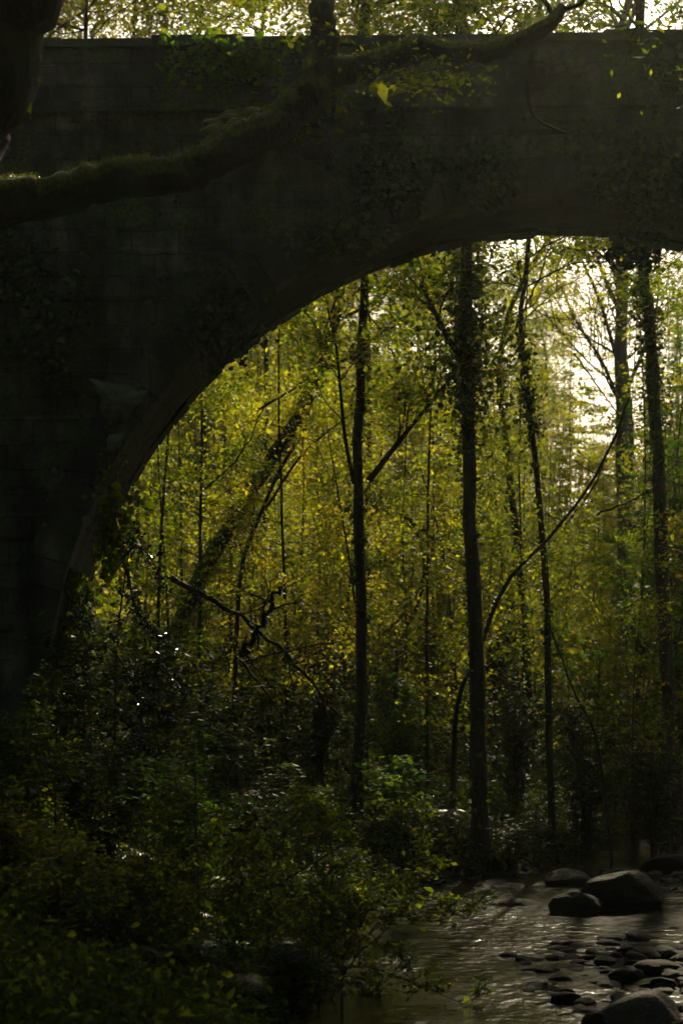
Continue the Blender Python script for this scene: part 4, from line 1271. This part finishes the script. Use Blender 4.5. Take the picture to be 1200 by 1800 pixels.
rock('large dark boulder at the water edge near the right side', 1085, 1577, 22.6, 1.05, .72, 701, 'rock', .3)
rock('low dark slab of rock leaning against the left of the large boulder', 1010, 1602, 22.0, .62, .42, 702, 'rock', .1)
rock('moss topped boulder at the bottom right corner', 1130, 1802, 14.6, .8, .5, 703, 'rock_moss', .6)
rock('small round rock left of the moss topped boulder', 1045, 1800, 14.2, .2, .16, 704, 'rock', .2)
rock('low dark stone on the bank behind the large boulder', 1000, 1548, 25.5, .8, .3, 705, 'rock', .9)
rock('flat grey stone on the shore between the ivy clad tree and boulder', 905, 1600, 23.0, .9, .25, 706, 'rock', .2)
rock('dark stone at the right edge upstream', 1180, 1530, 27.5, .9, .45, 707, 'rock', .5)
pm = [rock_mesh('stone', 720 + k, M['pebble' if k % 3 else 'rock'], .5) for k in range(6)]
rng = np.random.default_rng(730)
cnt = 0
for k in range(3000):
    if cnt >= 298: break
    y = 13.2 + 14 * rng.uniform() ** 1.4; x = rng.uniform(.3, .1 + .172 * y)
    zg = gz(x, y)
    if zg < -.16 or zg > .15: continue
    px_, py_ = 600 + x / y * FPX, HOR + CZ / y * FPX
    if px_ < 850 and py_ > 1590: 
        if rng.uniform() < .93: continue
    s_ = rng.uniform(.035, .12) * (1.7 if rng.uniform() < .12 else 1)
    o_ = bpy.data.objects.new('stone', pm[int(rng.integers(6))]); COL.objects.link(o_)
    o_.location = (x, y, max(zg, -.03) + s_ * .22)
    o_.scale = (s_, s_ * rng.uniform(.6, 1), s_ * rng.uniform(.5, .9)); o_.rotation_euler = (rng.normal(0, .2), rng.normal(0, .2), rng.uniform(0, 6.28))
    tag(o_, 'loose wet stone among the many in the shallow stream bed', 'stone', 'loose stones in the shallow stream bed')
    cnt += 1

# ------------------------------------------------------------------ unseen trees added over both banks on the camera side to block sky light
rng = np.random.default_rng(800)
shade = []
near = [(-7.5, 6), (-8.5, 14), (10, 8), (10.8, 16), (-6, -3), (7, -4), (0.5, -9), (-12, 1), (14, 2), (-3.5, -14), (6, -15), (12.5, 13), (-13, 20), (-5, 2.5), (5.4, 3)]
pt = make_tree('sky_blocker_tree', None, 'tree', [np.array((0, 0, 0.)), np.array((.3, .2, 5.)), np.array((-.2, .1, 10.)), np.array((.1, 0, 16.))], .28, .08, 801,
               limbs=20, tmin=.45, limb_len=5.2, per=24, lsize=.24, lspread=.45, nseg=16)
for i, (x, y) in enumerate(near):
    o_ = pt if i == 0 else copy_tree(pt)
    o_.location = (x, y, gz(x, y) - .1); o_.rotation_euler = (0, 0, rng.uniform(0, 6.28)); o_.scale = (1, 1, rng.uniform(.9, 1.1))
    tag(o_, 'unseen tall tree added on the camera side of the bridge to block sky light', 'tree', 'unseen trees added on the camera side to block sky light')
print('scene built', len(bpy.data.objects))

# ------------------------------------------------------------------ the air: thin sunlit haze in the valley
mb = MB()
x0, x1, y0, y1, z0, z1 = -75, 85, -30, 175, -3, 48
block(mb, [(x0, y0, z0), (x1, y0, z0), (x1, y0, z1), (x0, y0, z1), (x0, y1, z0), (x1, y1, z0), (x1, y1, z1), (x0, y1, z1)])
m, t = mat('haze')
pv = t.nodes.new('ShaderNodeVolumePrincipled')
pv.inputs['Color'].default_value = (0.93, 1.0, 0.82, 1)
pv.inputs['Density'].default_value = 0.00016
pv.inputs['Anisotropy'].default_value = 0.72
o = t.nodes.new('ShaderNodeOutputMaterial'); t.links.new(pv.outputs[0], o.inputs['Volume'])
hz = mb.build('haze', m, smooth=False); tag(hz, kind='stuff')
